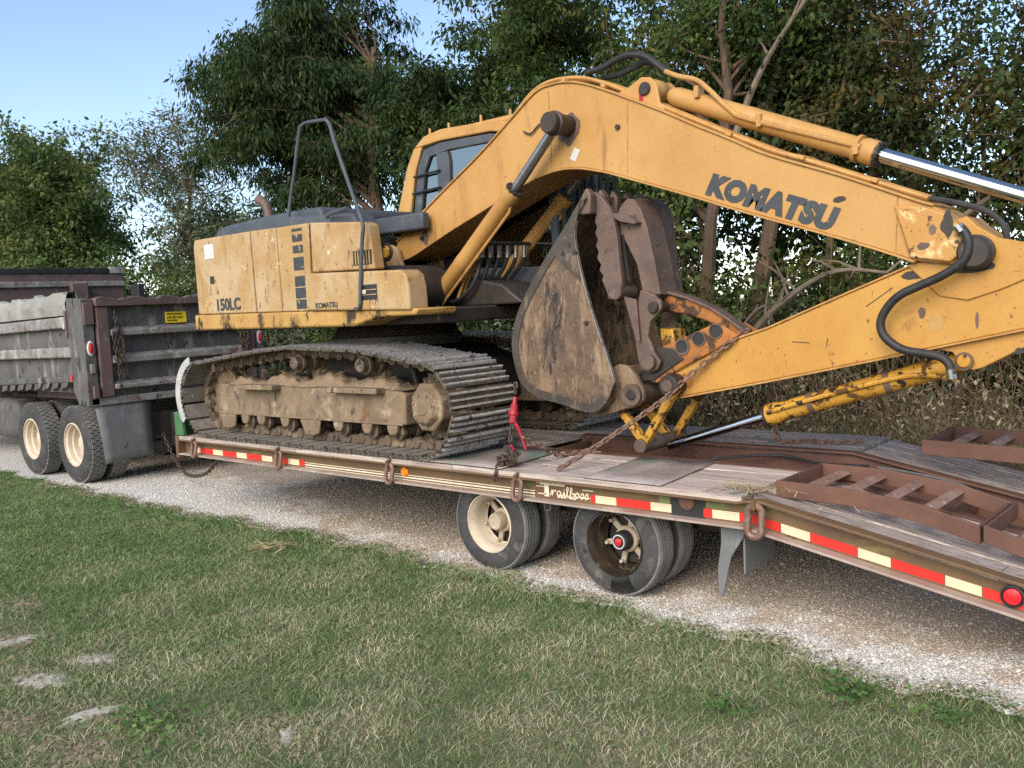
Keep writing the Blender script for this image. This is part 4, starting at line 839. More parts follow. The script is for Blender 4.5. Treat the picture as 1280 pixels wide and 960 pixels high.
# ---- upper structure
MB().bb(-8.55, -5.35, .35, 2.42, 1.985, 2.12).build('main_frame', 'darksteel', exc, .02)
MB().bb(-8.6, -6.72, .16, 2.44, 2.125, 2.86).build('engine_bay', 'black', exc, .02)
cw = []
for k in range(17):
    t = -1 + 2*k/16; cw.append((-8.70 - .55*(1 - abs(t)**2.6), 1.30 + 1.24*t))
MB().prism(cw + [(-8.62, 2.54), (-8.62, .06)], 2.03, 2.95, 'xy').build('counterweight', 'yellow_old', exc, .05, label='faded yellow counterweight')
pans = [('side_door', [(-8.715, 2.182), (-8.72, 2.90), (-8.69, 2.968), (-7.656, 2.966), (-7.632, 2.166)]), ('side_door', [(-7.636, 2.966), (-7.209, 2.958), (-7.192, 2.158), (-7.612, 2.164)]), ('louvre_panel', [(-7.195, 2.957), (-6.688, 2.954), (-6.722, 2.152), (-7.178, 2.157)])]
PN = [MB().prism(p, .05, .62).build(n, 'yellow_old', exc, .012, label='faded yellow side panel', seg=2) for n, p in pans]
for z0, z1 in ((2.895, 2.92), (2.80, 2.865), (2.695, 2.765), (2.535, 2.655), (2.385, 2.48), (2.275, 2.372), (2.175, 2.262)):
    MB().bb(-6.945, -6.79, .046, .0495, z0, z1).build('louvre', 'louvre', PN[2])
MB().prism([(-6.67, 2.50), (-6.655, 2.952), (-5.885, 2.885), (-5.835, 2.86), (-5.79, 2.475)], .045, .17).build('valve_cover', 'yellow_old', exc, .018, label='yellow upper front cover box', seg=3)
MB().prism([(-6.705, 2.152), (-6.69, 2.47), (-6.67, 2.492), (-5.42, 2.445), (-5.355, 2.40), (-5.33, 2.30), (-5.325, 2.108)], .0, .22).build('tool_box', 'yellow_old', exc, .02, label='yellow lower front cover box', seg=3)
gr = MB().bb(-6.075, -5.815, .0425, .0445, 2.52, 2.645).build('grille', 'black', exc)
for k in range(7): MB().bb(-6.07+k*.037, -6.055+k*.037, .036, .042, 2.525, 2.64).build('grille_bar', 'yellow_old', gr)
gr = MB().bb(-5.93, -5.72, -.0025, -.0005, 2.215, 2.345).build('grille', 'black', exc)
for k in range(2): MB().bb(-5.925, -5.725, -.008, -.003, 2.255+k*.042, 2.263+k*.042).build('grille_bar', 'yellow_old', gr)
MB().bb(-5.925, -5.86, -.009, -.0085, 2.27, 2.30).build('sticker', 'whiteplastic', gr)
MB().prism(T['skirt'], .03, .5).build('side_skirt', 'yellow_dirty', exc, .02, label='grimy yellow lower skirt')
MB().lathe([(.0, .32), (.19, .32), (.21, .34), (.21, .96), (.0, .96)], (-6.02, 0, 2.31), (0, 1, 0), 26).build('swing_motor', 'darksteel', exc)
# far side deck under the cab
MB().bb(-7.5, -4.98, 1.60, 2.52, 1.99, 2.10).build('cab_floor_frame', 'yellow_dirty', exc, .02)
MB().prism([(-5.45, 2.105), (-4.98, 2.105), (-4.96, 2.20), (-5.45, 2.24)], 1.62, 2.5).build('cab_step', 'yellow_worn', exc, .012, label='worn yellow step below the cab')
# hood
hv = MB().prism([(-8.95, 2.955), (-8.85, 3.09), (-8.7, 3.13), (-7.9, 3.16), (-7.0, 3.155), (-6.95, 3.10), (-6.95, 2.955)], .42, 1.72)
hv.build('engine_hood', 'hood', exc, .05, label='dark slate engine hood', seg=3)
MB().prism([(-8.3, 2.957), (-8.22, 3.06), (-7.2, 3.065), (-6.2, 3.0), (-6.12, 2.90), (-6.2, 2.87)], .16, .415).build('side_hood', 'hood', exc, .03)
MB().bb(-6.93, -6.1, .93, 1.03, 2.87, 3.03).build('hood_ledge', 'hood', exc, .02)
MB().tube(smooth_path([(-8.38, .8, 3.05), (-8.40, .8, 3.25), (-8.46, .8, 3.36), (-8.57, .8, 3.42)], 4), .055, 14).build('exhaust_pipe', 'thumb', exc)
# hand rail
hp = [(x, .0 - .02, z) for x, z in T['handr']]; hq = [(x, .3, z) for x, z in T['handl']]
mid = [(-6.45, .12, 3.845)]
MB().tube(smooth_path(hp[:-1] + mid + hq[1:], 4), .017, 10).build('hand_rail', 'hood', exc, label='bent grey tubular hand rail')
MB().tube([(-6.487, .12, 2.99), (-6.45, .1, 3.005), (-6.041, -.005, 3.015)], .02, 8).build('rail_stay', 'hood', exc)
# door hardware and lettering
MB().bb(-8.43, -8.35, .044, .0495, 2.49, 2.57).build('door_latch', 'darksteel', PN[0], .003)
MB().bb(-8.5, -8.32, .046, .0495, 2.75, 2.90).build('sticker', 'whiteplastic', PN[0])
text_obj('PC', 'lettering', 'ghost', .15, (-8.56, .047, 2.215), (1, 0, 0), (0, 0, 1), PN[0], .001, .003, xs=.72)
text_obj('150LC', 'lettering', 'decal', .165, (-8.36, .046, 2.212), (1, 0, 0), (0, 0, 1), PN[0], .001, .006, xs=1.05, label='dark model number lettering')
text_obj('KOMATSU', 'lettering', 'decal', .066, (-6.59, -.003, 2.172), (1, 0, 0), (0, 0, 1), exc, .001, .0018, xs=1.05)
# ---- cab (far side)
CY0, CY1 = 1.62, 2.50
cabp = dict(rear=[(-7.28, 2.11), (-7.30, 2.95), (-7.02, 3.62), (-6.90, 3.80), (-6.78, 3.80), (-6.90, 3.55), (-7.06, 2.95), (-7.06, 2.11)],
            roof=[(-6.90, 3.80), (-6.74, 3.90), (-6.5, 3.935), (-5.75, 3.90), (-5.35, 3.80), (-5.28, 3.72), (-5.42, 3.72), (-5.8, 3.80), (-6.5, 3.82), (-6.78, 3.80)],
            sill=[(-7.06, 2.11), (-7.06, 2.62), (-6.3, 2.62), (-6.2, 2.5), (-5.1, 2.45), (-5.02, 2.25), (-5.02, 2.11)],
            front=[(-5.36, 3.72), (-5.28, 3.72), (-5.04, 3.1), (-5.02, 2.45), (-5.10, 2.45), (-5.12, 3.1)])
cab = MB().bb(-6.74, -5.42, CY0+.02, CY1-.02, 3.84, 3.93).build('cab', 'yellow', exc, .04, label='yellow operator cab with dark window frames')
for y0, y1 in ((CY0, CY0+.05), (CY1-.05, CY1)):
    near = y0 == CY0
    MB().prism(cabp['rear'], y0, y1).build('rear_pillar', 'yellow', cab, .012)
    MB().prism(cabp['roof'], y0, y1).build('roof_edge', 'yellow', cab, .012)
    MB().prism(cabp['sill'], y0, y1).build('cab_side', 'hood' if near else 'yellow', cab, .012)
    MB().prism(cabp['front'], y0, y1).build('front_pillar', 'hood', cab, .01)
    f0, f1 = (y0-.008, y0+.03) if near else (y1-.03, y1+.008)
    def strip(pts, w, name='window_frame'): MB().tube([(x, (f0+f1)/2, z) for x, z in pts], w, 6).build(name, 'hood', cab)
    def panel(pts, name, mat, a=f0, b=f1, bv=.006): return MB().prism(pts, a, b).build(name, mat, cab, bv)
    panel([(-7.05, 2.63), (-6.84, 3.60), (-6.74, 3.76), (-6.5, 3.80), (-5.8, 3.78), (-5.42, 3.70), (-5.44, 3.64), (-5.8, 3.70), (-6.38, 3.71), (-6.66, 3.68), (-6.74, 3.55), (-6.93, 2.63)], 'window_frame', 'hood')
    panel([(-6.56, 3.70), (-6.40, 3.70), (-6.38, 3.6), (-6.42, 2.63), (-6.56, 2.63)], 'window_post', 'hood')
    gy = (y0+y1)/2
    MB().prism([(-6.93, 2.63), (-6.74, 3.55), (-6.66, 3.68), (-6.56, 3.69), (-6.56, 2.63)], gy-.003, gy+.003).build('window_pane', 'glass', cab)
    MB().prism([(-6.42, 2.63), (-6.40, 3.70), (-5.8, 3.70), (-5.42, 3.66), (-5.13, 3.1), (-5.11, 2.46), (-6.2, 2.52), (-6.3, 2.63)], gy-.003, gy+.003).build('window_pane', 'glass', cab)
    if near:
        for zz in (3.33, 3.50): MB().rod((-6.93 + (zz-3.3)*.2, y0-.03, zz), (-6.50, y0-.03, zz+.02), .012, 8).build('window_guard_bar', 'black', cab)
MB().bb(-7.26, -7.22, CY0+.05, CY1-.05, 2.2, 2.95).build('cab_rear', 'yellow', cab)
MB().prism([(CY0+.05, 2.95), (CY1-.05, 2.95), (CY1-.05, 3.6), (CY0+.05, 3.6)], -7.1, -7.09, 'yz').build('rear_window', 'glass', cab)
MB().prism([(CY0+.05, 2.45), (CY1-.05, 2.45), (CY1-.05, 3.70), (CY0+.05, 3.70)], -5.2, -5.195, 'yz').build('front_window', 'glass', cab)
for x, y in ((-6.72, 1.7), (-6.4, 1.66), (-5.95, 1.66), (-5.6, 1.7)): MB().rod((x, y, 3.9), (x, y, 3.985), .014, 8).build('roof_bolt', 'yellow', cab)
MB().bb(-6.6, -6.05, 1.8, 2.3, 2.15, 2.62).bb(-6.72, -6.55, 1.8, 2.3, 2.6, 3.25).build('seat', 'black', cab, .05)
# front guard bars
fg = MB().bb(-4.985, -4.94, CY0, CY1, 3.66, 3.71).build('front_guard', 'black', exc, .006, label='black vertical bar guard across the cab front')
MB().bb(-4.985, -4.94, CY0, CY1, 2.30, 2.36).build('guard_rail', 'black', fg, .006)
for k in range(8):
    y = CY0 + .03 + k*(CY1-CY0-.06)/7; MB().bb(-4.98, -4.95, y-.018, y+.018, 2.36, 3.66).build('guard_bar', 'black', fg, .005)
# ---- boom foot brackets, boom
BY0, BY1 = 1.07, 1.53
for y in (.99, 1.545): MB().prism(T['bracket'] + [(-6.45, 2.13), (-6.9, 2.13)], y, y+.055).build('boom_bracket', 'yellow_old', exc, .015)
MB().prism([(-6.9, 2.12), (-5.0, 2.12), (-5.25, 2.30), (-6.3, 2.52), (-6.9, 2.52)], 1.06, 1.54).build('swing_frame', 'darksteel', exc, .02)
pin(-6.70, 2.70, .96, 1.64, .062, 'yellow_worn', 'boom_foot_pin', exc)
pin(-6.70, 2.70, .975, .988, .09, 'darksteel', 'foot_boss', exc)
bo = T['boom']
def sm2(pts, n=4): return [(v.x, v.z) for v in smooth_path([(a, 0, b) for a, b in pts], n)]
top_ = sm2(bo[0:17]); bot_ = sm2(bo[22:39]); tip_ = sm2(bo[17:22], 3)
boom = MB().prism(top_ + tip_ + bot_ + [bo[39]], BY0, BY1).build('boom', 'yellow', exc, .006, label='bent yellow boom with maker lettering')
MB().ribbon(top_, .016, BY0-.016, BY1+.016).build('boom_top_plate', 'yellow', boom, .004)
MB().ribbon(bot_, .016, BY0-.016, BY1+.016).build('boom_bottom_plate', 'yellow', boom, .004)
for y0, y1 in ((BY0-.03, BY0), (BY1, BY1+.03)):
    MB().prism([(-1.80, 2.62), (-1.60, 2.585), (-1.49, 2.535), (-1.415, 2.45), (-1.386, 2.36), (-1.405, 2.27), (-1.46, 2.228), (-1.70, 2.275)], y0, y1).build('boom_tip_plate', 'yellow_chip', boom, .012)
    MB().prism(T['armcylbr'] + [(-3.9, 3.66)], y0+.10*(1 if y0 < 1.3 else -1), y1+.10*(1 if y0 < 1.3 else -1)).build('cylinder_bracket', 'yellow', boom, .01)
pin(-3.712, 3.735, 1.12, 1.48, .052, 'darksteel', 'cylinder_pin', boom)
# lettering on the boom
k0, k1, k2 = T['komatsu'][0], T['komatsu'][1], T['komatsu'][2]
xd = Vector((k2[0]-k0[0]-.02, 0, k2[1]-k0[1])); 
text_obj('KOMATSU', 'lettering', 'decal', .197, (k0[0]+.01, BY0-.0045, k0[1]), xd, (0, 0, 1), boom, .001, .0155, .12, xs=1.02, spacing=1.11, label='large dark maker lettering along the boom')
MB().box((-4.37, BY0-.002, 3.32), (.065, .002, .10), Matrix.Rotation(.55, 3, 'Y')).build('sticker', 'whiteplastic', boom)
# nuts and weld marks on the boom
for x, z in ((-3.93, 3.47), (-6.26, 2.80)): MB().lathe([(0, -.02), (.022, -.02), (.022, 0)], (x, BY0, z), (0, 1, 0), 6).build('weld_nut', 'darksteel', boom)
for P_ in ([(-3.86, 3.07), (-3.83, 3.66)], [(-1.80, 2.30), (-1.78, 2.67)], [(-4.62, 3.24), (-4.62, 3.88)]): MB().tube([(x, BY0-.001, z) for x, z in P_], .005, 6).build('weld_bead', 'yellow', boom)
# boom cylinder pin bosses and cylinders
pn = T['boomcyl'][0]
pin(pn[0], pn[1], .80, 1.07, .085, 'darksteel', 'cylinder_boss', boom, 26); pin(pn[0], pn[1], 1.53, 1.80, .085, 'darksteel', 'cylinder_boss', boom, 26)
MB().lathe([(.085, .86), (.10, .87), (.10, .90), (.085, .91)], (pn[0], 0, pn[1]), (0, 1, 0), 26, close=True).build('boss_ring', 'darksteel', boom)
MB().tube(smooth_path([(pn[0]-.02, .86, pn[1]+.02), (-4.60, 1.0, 3.60), (-4.72, 1.05, 3.62), (-4.82, 1.05, 3.56), (-4.90, 1.05, 3.59)], 4), .008, 6).build('grease_line', 'darksteel', boom)
def cylinder(p_rod, p_gl, p_foot, y, rb, rr, mat, rodmat, name):
    a, g_, f_ = [Vector((p[0], y, p[1])) for p in (p_rod, p_gl, p_foot)]; d = (f_-g_).normalized(); L_ = (f_-g_).length
    c = MB().lathe([(0, 0), (rb*.92, 0), (rb*1.12, .012), (rb*1.12, .10), (rb, .115), (rb, L_*.55), (rb*1.03, L_*.555), (rb*1.03, L_*.60), (rb, L_*.605), (rb, L_-.08), (rb*.8, L_-.02), (rb*.6, L_)], g_, d, 28).build(name, mat, exc)
    MB().rod(tuple(a), tuple(g_ + d*.02), rr, 20).build('cylinder_rod', rodmat, c)
    gl = MB().lathe([(rb*1.14, -.012), (rb*1.14, .0), (rb*.9, .0)], g_, d, 28).build('gland', 'darksteel', c)
    U = d.orthogonal().normalized(); V_ = d.cross(U)
    for k in range(10):
        q = g_ + (U*math.cos(k*.628) + V_*math.sin(k*.628))*rb*.98; MB().rod(tuple(q - d*.02), tuple(q + d*.01), .012, 6).build('gland_bolt', 'darksteel', c)
    return c
bc = T['boomcyl']; bf = T['boomcylf']
gp = (bc[3][0]+.0, bc[3][1]); 
for y, nm in ((.93, 'near'), (1.67, 'far')):
    c = cylinder(bc[0], gp, bc[5], y, .074, .043, 'yellow' if nm == 'near' else 'yellow', 'chrome_dull', 'boom_cylinder')
    MB().lathe([(0, y-.07), (.075, y-.07), (.08, y-.06), (.08, y+.06), (.075, y+.07)], (bc[5][0], 0, bc[5][1]), (0, 1, 0), 22).build('foot_eye', 'yellow_dirty', c)
    MB().lathe([(0, y-.06), (.07, y-.055), (.07, y+.055), (0, y+.06)], (pn[0], 0, pn[1]), (0, 1, 0), 22).build('rod_eye', 'darksteel', c)
    d = Vector((bc[5][0]-gp[0], 0, bc[5][1]-gp[1])); nn = Vector((d.z, 0, -d.x)).normalized()
    p0 = Vector((gp[0], y, gp[1])) + d*.08 - nn*.09; p1 = Vector((gp[0], y, gp[1])) + d*.92 - nn*.09
    MB().tube([tuple(p0 + nn*.03), tuple(p0 + d*.03), tuple(p1), tuple(p1 + nn*.05)], .014, 8).build('cylinder_pipe', 'yellow', c)
MB().rod((bc[5][0], .82, bc[5][1]), (bc[5][0], 1.78, bc[5][1]), .05, 16).build('foot_pin', 'darksteel', exc)
MB().bb(-6.2, -5.9, .85, .905, 2.0, 2.16).bb(-6.2, -5.9, 1.70, 1.76, 2.0, 2.16).build('foot_bracket', 'yellow_dirty', exc, .02)
# hose bundle between the cylinders
for k in range(6):
    y = 1.02 + k*.095; x0 = -5.43 + .02*k
    MB().tube(smooth_path([(x0, y, 2.62), (x0-.04, y, 2.50), (-5.52, y-.02, 2.35), (-5.66, y-.03, 2.22), (-5.85, y-.02, 2.17), (-6.05, y, 2.24)], 4), .019, 8).build('hydraulic_hose', 'rubber', exc)
    MB().rod((x0, y, 2.66), (x0-.01, y, 2.55), .024, 8).build('hose_fitting', 'chrome_dull', exc)
MB().rod((-5.42, .98, 2.68), (-5.36, 1.62, 2.68), .018, 8).build('manifold_bar', 'darksteel', exc)
for k in range(3): MB().tube(smooth_path([(-5.75, 1.0+.05*k, 2.2), (-5.66, 1.0+.05*k, 2.36), (-5.55, 1.0+.05*k, 2.50), (-5.60, 1.02+.05*k, 2.62)], 3), .016, 8).build('steel_pipe', 'yellow', exc)
# pipes and hoses along the boom top
for dy, dz in ((0, 0), (.10, .0), (.18, -.005)):
    P = [(x + .0, 1.16 + dy, z - .035 + dz) for x, z in T['toppipe']]
    P = [(-5.30, 1.16+dy, 3.60)] + P[:3] + [(-4.42, 1.16+dy, 3.965), (-4.2, 1.16+dy, 3.90)] + [(-3.9, 1.16+dy, 3.755)] + [(x, 1.16+dy, z) for x, z in ((-3.35, 3.46), (-2.72, 3.13), (-2.48, 3.03), (-1.94, 2.79), (-1.62, 2.65))]
    MB().tube(smooth_path(P, 3), .017, 8).build('boom_pipe', 'yellow', boom)
for x, z in ((-4.88, 3.88), (-4.50, 3.95), (-4.10, 3.83), (-3.0, 3.27), (-2.45, 3.02), (-1.95, 2.80)):
    MB().box((x, 1.25, z+.005), (.05, .26, .03), Matrix.Rotation(.45 if x > -4.3 else -.4, 3, 'Y')).build('pipe_clamp', 'yellow', boom, .005)
MB().tube(smooth_path([(x, 1.28, z) for x, z in T['hoseblk']], 5), .026, 10).build('hydraulic_hose', 'rubber', boom)
MB().tube(smooth_path([(x, 1.38, z) for x, z in T['hoseblk2']] + [(-3.72, 1.38, 3.95), (-3.62, 1.38, 3.88)], 5), .024, 10).build('hydraulic_hose', 'rubber', boom)
# arm cylinder
ac = T['armcyl']
c = cylinder(ac[5], ac[3], ac[1], 1.3, .078, .05, 'yellow', 'chrome', 'arm_cylinder')
MB().lathe([(0, 1.24), (.085, 1.24), (.09, 1.25), (.09, 1.35), (.085, 1.36)], (-3.712, 0, 3.735), (0, 1, 0), 22).build('foot_eye', 'yellow', c)
d = Vector((ac[3][0]-ac[1][0], 0, ac[3][1]-ac[1][1])).normalized()
MB().lathe([(.078, 0), (.095, 0), (.095, .03), (.078, .03)], Vector((ac[3][0], 1.3, ac[3][1])) - d*.16, d, 26, close=True).build('clamp_ring', 'yellow', c)
MB().tube(smooth_path([(x, 1.22, z) for x, z in T['cylpipe']], 4), .02, 9).build('cylinder_pipe', 'yellow', c)
for x, z in ((-3.30, 3.66), (-2.80, 3.36), (-2.1, 3.06)): MB().bb(x-.02, x+.02, 1.2, 1.3, z-.06, z+.03).build('pipe_clamp', 'yellow', c, .004)
# grease and dirt stains with their own outline round the pins
def stain(x, z, y, rx, rz, par, mat='darksteel', seed=0):
    q = random.Random(seed); n_ = 30; rr = [.55 + .45*q.random() for _ in range(n_)]; rr = [(rr[k-1] + rr[k] + rr[(k+1) % n_])/3 for k in range(n_)]
    MB().prism([(x + rx*rr[k]*math.cos(6.283*k/n_), z + rz*rr[k]*math.sin(6.283*k/n_)) for k in range(n_)], y-.0012, y-.0003).build('grease_stain', mat, par, smooth=False)
stain(pn[0]+.01, pn[1]-.03, BY0, .15, .17, boom, 'thumb', 1); stain(-6.22, 2.80, BY0, .06, .11, boom, 'thumb', 2); stain(-6.0, 2.86, BY0, .04, .09, boom, 'yellow_dirty', 3)
stain(-1.47, 2.47, BY0-.03, .05, .10, boom, 'darksteel', 4); stain(-1.62, 2.34, BY0-.03, .05, .03, boom, 'thumb', 5); stain(-1.56, 2.44, BY0-.03, .03, .04, boom, 'thumb', 6)
stain(-2.16, 2.70, BY0, .06, .03, boom, 'darksteel', 7); stain(-3.75, 3.70, BY0+.07, .03, .09, boom, 'redpaint', 8)
# ---- arm
AY0, AY1 = 1.13, 1.47
arm = MB().prism(T['arm'], AY0, AY1).build('arm', 'yellow_arm', exc, .008, label='scratched yellow arm folded back to the bucket')
MB().prism(T['armlow'][:7] + [(x, z+.07) for x, z in T['armlow'][7:]], AY0+.03, AY1-.03).build('cylinder_lug', 'yellow_arm', arm, .006)
MB().ribbon(T['arm'][0:6], .014, AY0-.012, AY1+.012, side=-1).build('arm_bottom_plate', 'yellow', arm, .003)
MB().ribbon(T['arm'][14:22], .014, AY0-.012, AY1+.012, side=-1).build('arm_top_plate', 'yellow', arm, .003)
MB().prism([(-1.74, 2.225), (-1.55, 2.02), (-1.38, 1.985), (-1.2, 2.04), (-.9, 2.16), (-.9, 2.28), (-1.2, 2.36), (-1.5, 2.30)], AY0-.014, AY0-.001).build('doubler_plate', 'yellow_arm', arm, .006)
hb = T['hub'][0]
pin(hb[0]-.02, hb[1], 1.0, 1.6, .10, 'darksteel', 'arm_pivot_boss', arm, 28, .015)
MB().lathe([(.10, 1.03), (.108, 1.035), (.108, 1.06), (.10, 1.065)], (hb[0]-.02, 0, hb[1]), (0, 1, 0), 28, close=True).build('boss_ring', 'darksteel', arm)
pin(-1.41, 1.60, 1.115, 1.485, .042, 'yellow_worn', 'lug_pin', arm); MB().lathe([(.045, 1.12), (.058, 1.12), (.058, 1.135), (.045, 1.135)], (-1.41, 0, 1.60), (0, 1, 0), 22, close=True).build('pin_ring', 'thumb', arm)
MB().tube(smooth_path([(x, 1.0, z) for x, z in T['hoseloop']], 5), .028, 12).build('arm_hose', 'rubber', arm, label='thick black hydraulic hose looped over the arm')
MB().rod((-1.452, 1.0, 1.56), (-1.444, 1.0, 1.50), .03, 10).build('hose_fitting', 'chrome_dull', arm); MB().rod((-1.40, 1.0, 2.45), (-1.375, 1.0, 2.41), .032, 10).build('hose_fitting', 'chrome_dull', arm)
MB().tube(smooth_path([(-1.62, 1.2, 2.65), (-1.45, 1.2, 2.60), (-1.3, 1.2, 2.54), (-1.2, 1.2, 2.45), (-1.17, 1.2, 2.34)], 4), .02, 9).build('hydraulic_hose', 'rubber', arm)
# scratches and a grease stain keep their own shape on the arm
for (x0, z0, x1, z1) in ((-2.02, 1.97, -1.84, 2.09), (-2.55, 1.74, -2.42, 1.73), (-2.30, 1.70, -2.29, 1.76)): MB().box(((x0+x1)/2, AY0-.0015, (z0+z1)/2), (math.hypot(x1-x0, z1-z0), .001, .006), Matrix.Rotation(-math.atan2(z1-z0, x1-x0), 3, 'Y')).build('scratch', 'darksteel', arm)
stain(-1.36, 2.19, AY0-.014, .17, .055, arm, 'darksteel', 11); stain(-1.72, 2.16, AY0, .09, .035, arm, 'darksteel', 12); stain(-1.66, 1.92, AY0, .03, .045, arm, 'thumb', 13); stain(-1.57, 1.85, AY0, .06, .08, arm, 'yellow_dirty', 14); stain(-1.10, 1.66, AY0+.03, .035, .025, arm, 'darksteel', 15)
stain(-3.44, 1.44, AY0, .10, .09, arm, 'orange_rust', 16); stain(-1.33, 1.86, AY0, .012, .07, arm, 'thumb', 17)
# bucket cylinder under the arm
bk = T['bktcyl']
c = cylinder((bk[0][0]-.02, bk[0][1]+.02), bk[1], bk[5], 1.3, .072, .04, 'yellow_worn', 'chrome', 'bucket_cylinder')
MB().tube(smooth_path([(-2.80, 1.21, 1.21), (-2.6, 1.205, 1.275), (-2.1, 1.205, 1.42), (-1.75, 1.205, 1.50), (-1.5, 1.1, 1.50), (-1.44, 1.02, 1.50)], 4), .018, 8).build('cylinder_pipe', 'yellow_worn', c)
for x, z in ((-2.5, 1.28), (-1.95, 1.44)):
    dd = Vector((bk[5][0]-bk[1][0], 0, bk[5][1]-bk[1][1])).normalized(); MB().lathe([(.073, 0), (.084, 0), (.084, .04), (.073, .04)], (x, 1.3, np.interp(x, [bk[1][0], bk[5][0]], [bk[1][1], bk[5][1]])), dd, 24, close=True).build('clamp_ring', 'thumb', c)
# links
lk = T['links']
for y, dx in ((1.03, 0), (1.50, .0)):
    MB().tube([(lk[0][0]+dx, y, lk[0][1]+.0), (lk[1][0]+dx, y, lk[1][1])], .045, 4).build('tipping_link', 'yellow_worn', exc, .008, label='worn yellow tipping link')
    MB().tube([(lk[1][0]+dx, y+.06*(1 if y < 1.3 else -1), lk[1][1]), (lk[2][0]+dx, y+.06*(1 if y < 1.3 else -1), lk[2][1]+.03)], .045, 4).build('bucket_link', 'yellow_worn', exc, .008)
pin(lk[1][0], lk[1][1]+.01, .97, 1.62, .058, 'thumb', 'link_pin', exc)
pin(lk[0][0]-.05, lk[0][1]+.02, .98, 1.62, .085, 'darksteel', 'arm_pin_boss', exc, 26, .015); pin(lk[0][0]-.05, lk[0][1]+.02, .965, .98, .05, 'thumb', 'arm_pin', exc)
# ---- thumb mount
tm = MB().prism(T['thumbmount'], 1.10, 1.125).build('thumb_mount', 'orange_rust', exc, .005, label='rusty orange thumb mount with three pin holes')
MB().prism(T['thumbmount'], 1.475, 1.50).build('thumb_mount_plate', 'orange_rust', tm, .005)
for i, (x, z) in enumerate(((-3.435, 1.715), (-3.285, 1.775), (-3.14, 1.83))):
    MB().lathe([(.050, 1.09), (.066 if i == 0 else .058, 1.09), (.066 if i == 0 else .058, 1.10), (.05, 1.10)], (x, 0, z), (0, 1, 0), 24, close=True).build('hole_rim', 'thumb', tm)
    MB().lathe([(0, 1.0985), (.05, 1.0985), (.05, 1.0995)], (x, 0, z), (0, 1, 0), 24).build('pin_hole', 'black', tm)
MB().prism([(-3.84, 1.44), (-3.66, 1.72), (-3.50, 1.70), (-3.42, 1.62), (-3.70, 1.45)], 1.085, 1.0985).build('mount_shoe', 'darksteel', tm, .008)
MB().prism(T['archbar'], 1.20, 1.27).build('arch_bar', 'orange_rust', exc, .012, label='curved rusty bar above the arm')
MB().ribbon(T['archbar'][0:6], .022, 1.17, 1.30).build('arch_plate', 'thumb', exc, .005)
MB().prism([(-3.67, 1.52), (-3.55, 1.52), (-3.58, 1.85), (-3.70, 1.86)], 1.2, 1.4).build('stiff_arm', 'yellow_worn', exc, .01)
# ---- bucket
bk_o = sm2(T['bucket'][0:14], 4) + sm2(T['bucket'][13:19], 4)[1:]; KY0, KY1 = .86, 1.74
bucket = MB().prism(bk_o, KY0, KY0+.025).build('bucket', 'bucket', exc, .006, label='earth stained steel digging bucket')
MB().prism(bk_o, KY1-.025, KY1).build('bucket_side', 'bucket', bucket, .006)
MB().ribbon(bk_o[4:50], .02, KY0+.0255, KY1-.0255, side=1).build('bucket_shell', 'bucket', bucket)
MB().ribbon(bk_o[9:50], .075, KY0-.009, KY0-.0005, side=1).build('edge_plate', 'bucket_edge', bucket, .003)
MB().prism([(-4.153, 2.94), (-4.304, 2.76), (-4.505, 2.538), (-4.356, 2.397), (-4.205, 2.276), (-4.24, 2.464), (-4.256, 2.666)], KY0-.014, KY0-.0098).build('side_cutter', 'bucket_edge', bucket, .003)
MB().ribbon(bk_o[52:70], .012, KY0-.004, KY0+.028, side=-1).build('mouth_edge', 'bright_edge', bucket, .002)
lip = MB().prism([(-4.215, 2.86), (-4.15, 2.955), (-4.13, 2.955), (-4.175, 2.84)], KY0+.026, KY1-.026).build('cutting_lip', 'bucket', bucket, .005)
for k in range(5):
    y = KY0 + .07 + k*(KY1-KY0-.14)/4
    MB().prism([(-4.22, 2.80), (-4.185, 2.96), (-4.14, 3.01), (-4.10, 2.95), (-4.11, 2.80)], y-.042, y+.042).build('bucket_tooth', 'thumb', bucket, .012)
for x, z in ((-4.30, 2.57), (-4.25, 2.50), (-4.37, 2.50), (-4.17, 1.93)):
    MB().lathe([(0, KY0-.016), (.018, KY0-.016), (.018, KY0)], (x, 0, z), (0, 1, 0), 14).build('side_hole', 'black', bucket)
MB().ribbon([(-4.12, 1.94), (-4.215, 2.32), (-4.262, 2.68)], .03, KY0-.006, KY0-.0005, side=1).build('wear_strip', 'bucket', bucket, .003)
for y in (.98, 1.55): MB().prism(T['bktear'], y, y+.05).build('bucket_ear', 'bucket', bucket, .01)
MB().prism([(-4.20, 1.16), (-3.93, 1.22), (-3.93, 1.50), (-4.02, 1.56), (-4.15, 1.50)], 1.03, 1.55).build('ear_web', 'bucket', bucket, .02)
pin(-3.83, 1.345, .95, 1.64, .078, 'thumb', 'bucket_pin', bucket, 26, .012); pin(-3.83, 1.345, .938, .95, .045, 'darksteel', 'pin_cap', bucket)
MB().lathe([(.06, .945), (.088, .945), (.088, .975), (.06, .975)], (-3.83, 0, 1.345), (0, 1, 0), 26, close=True).build('pin_ring', 'thumb', bucket)
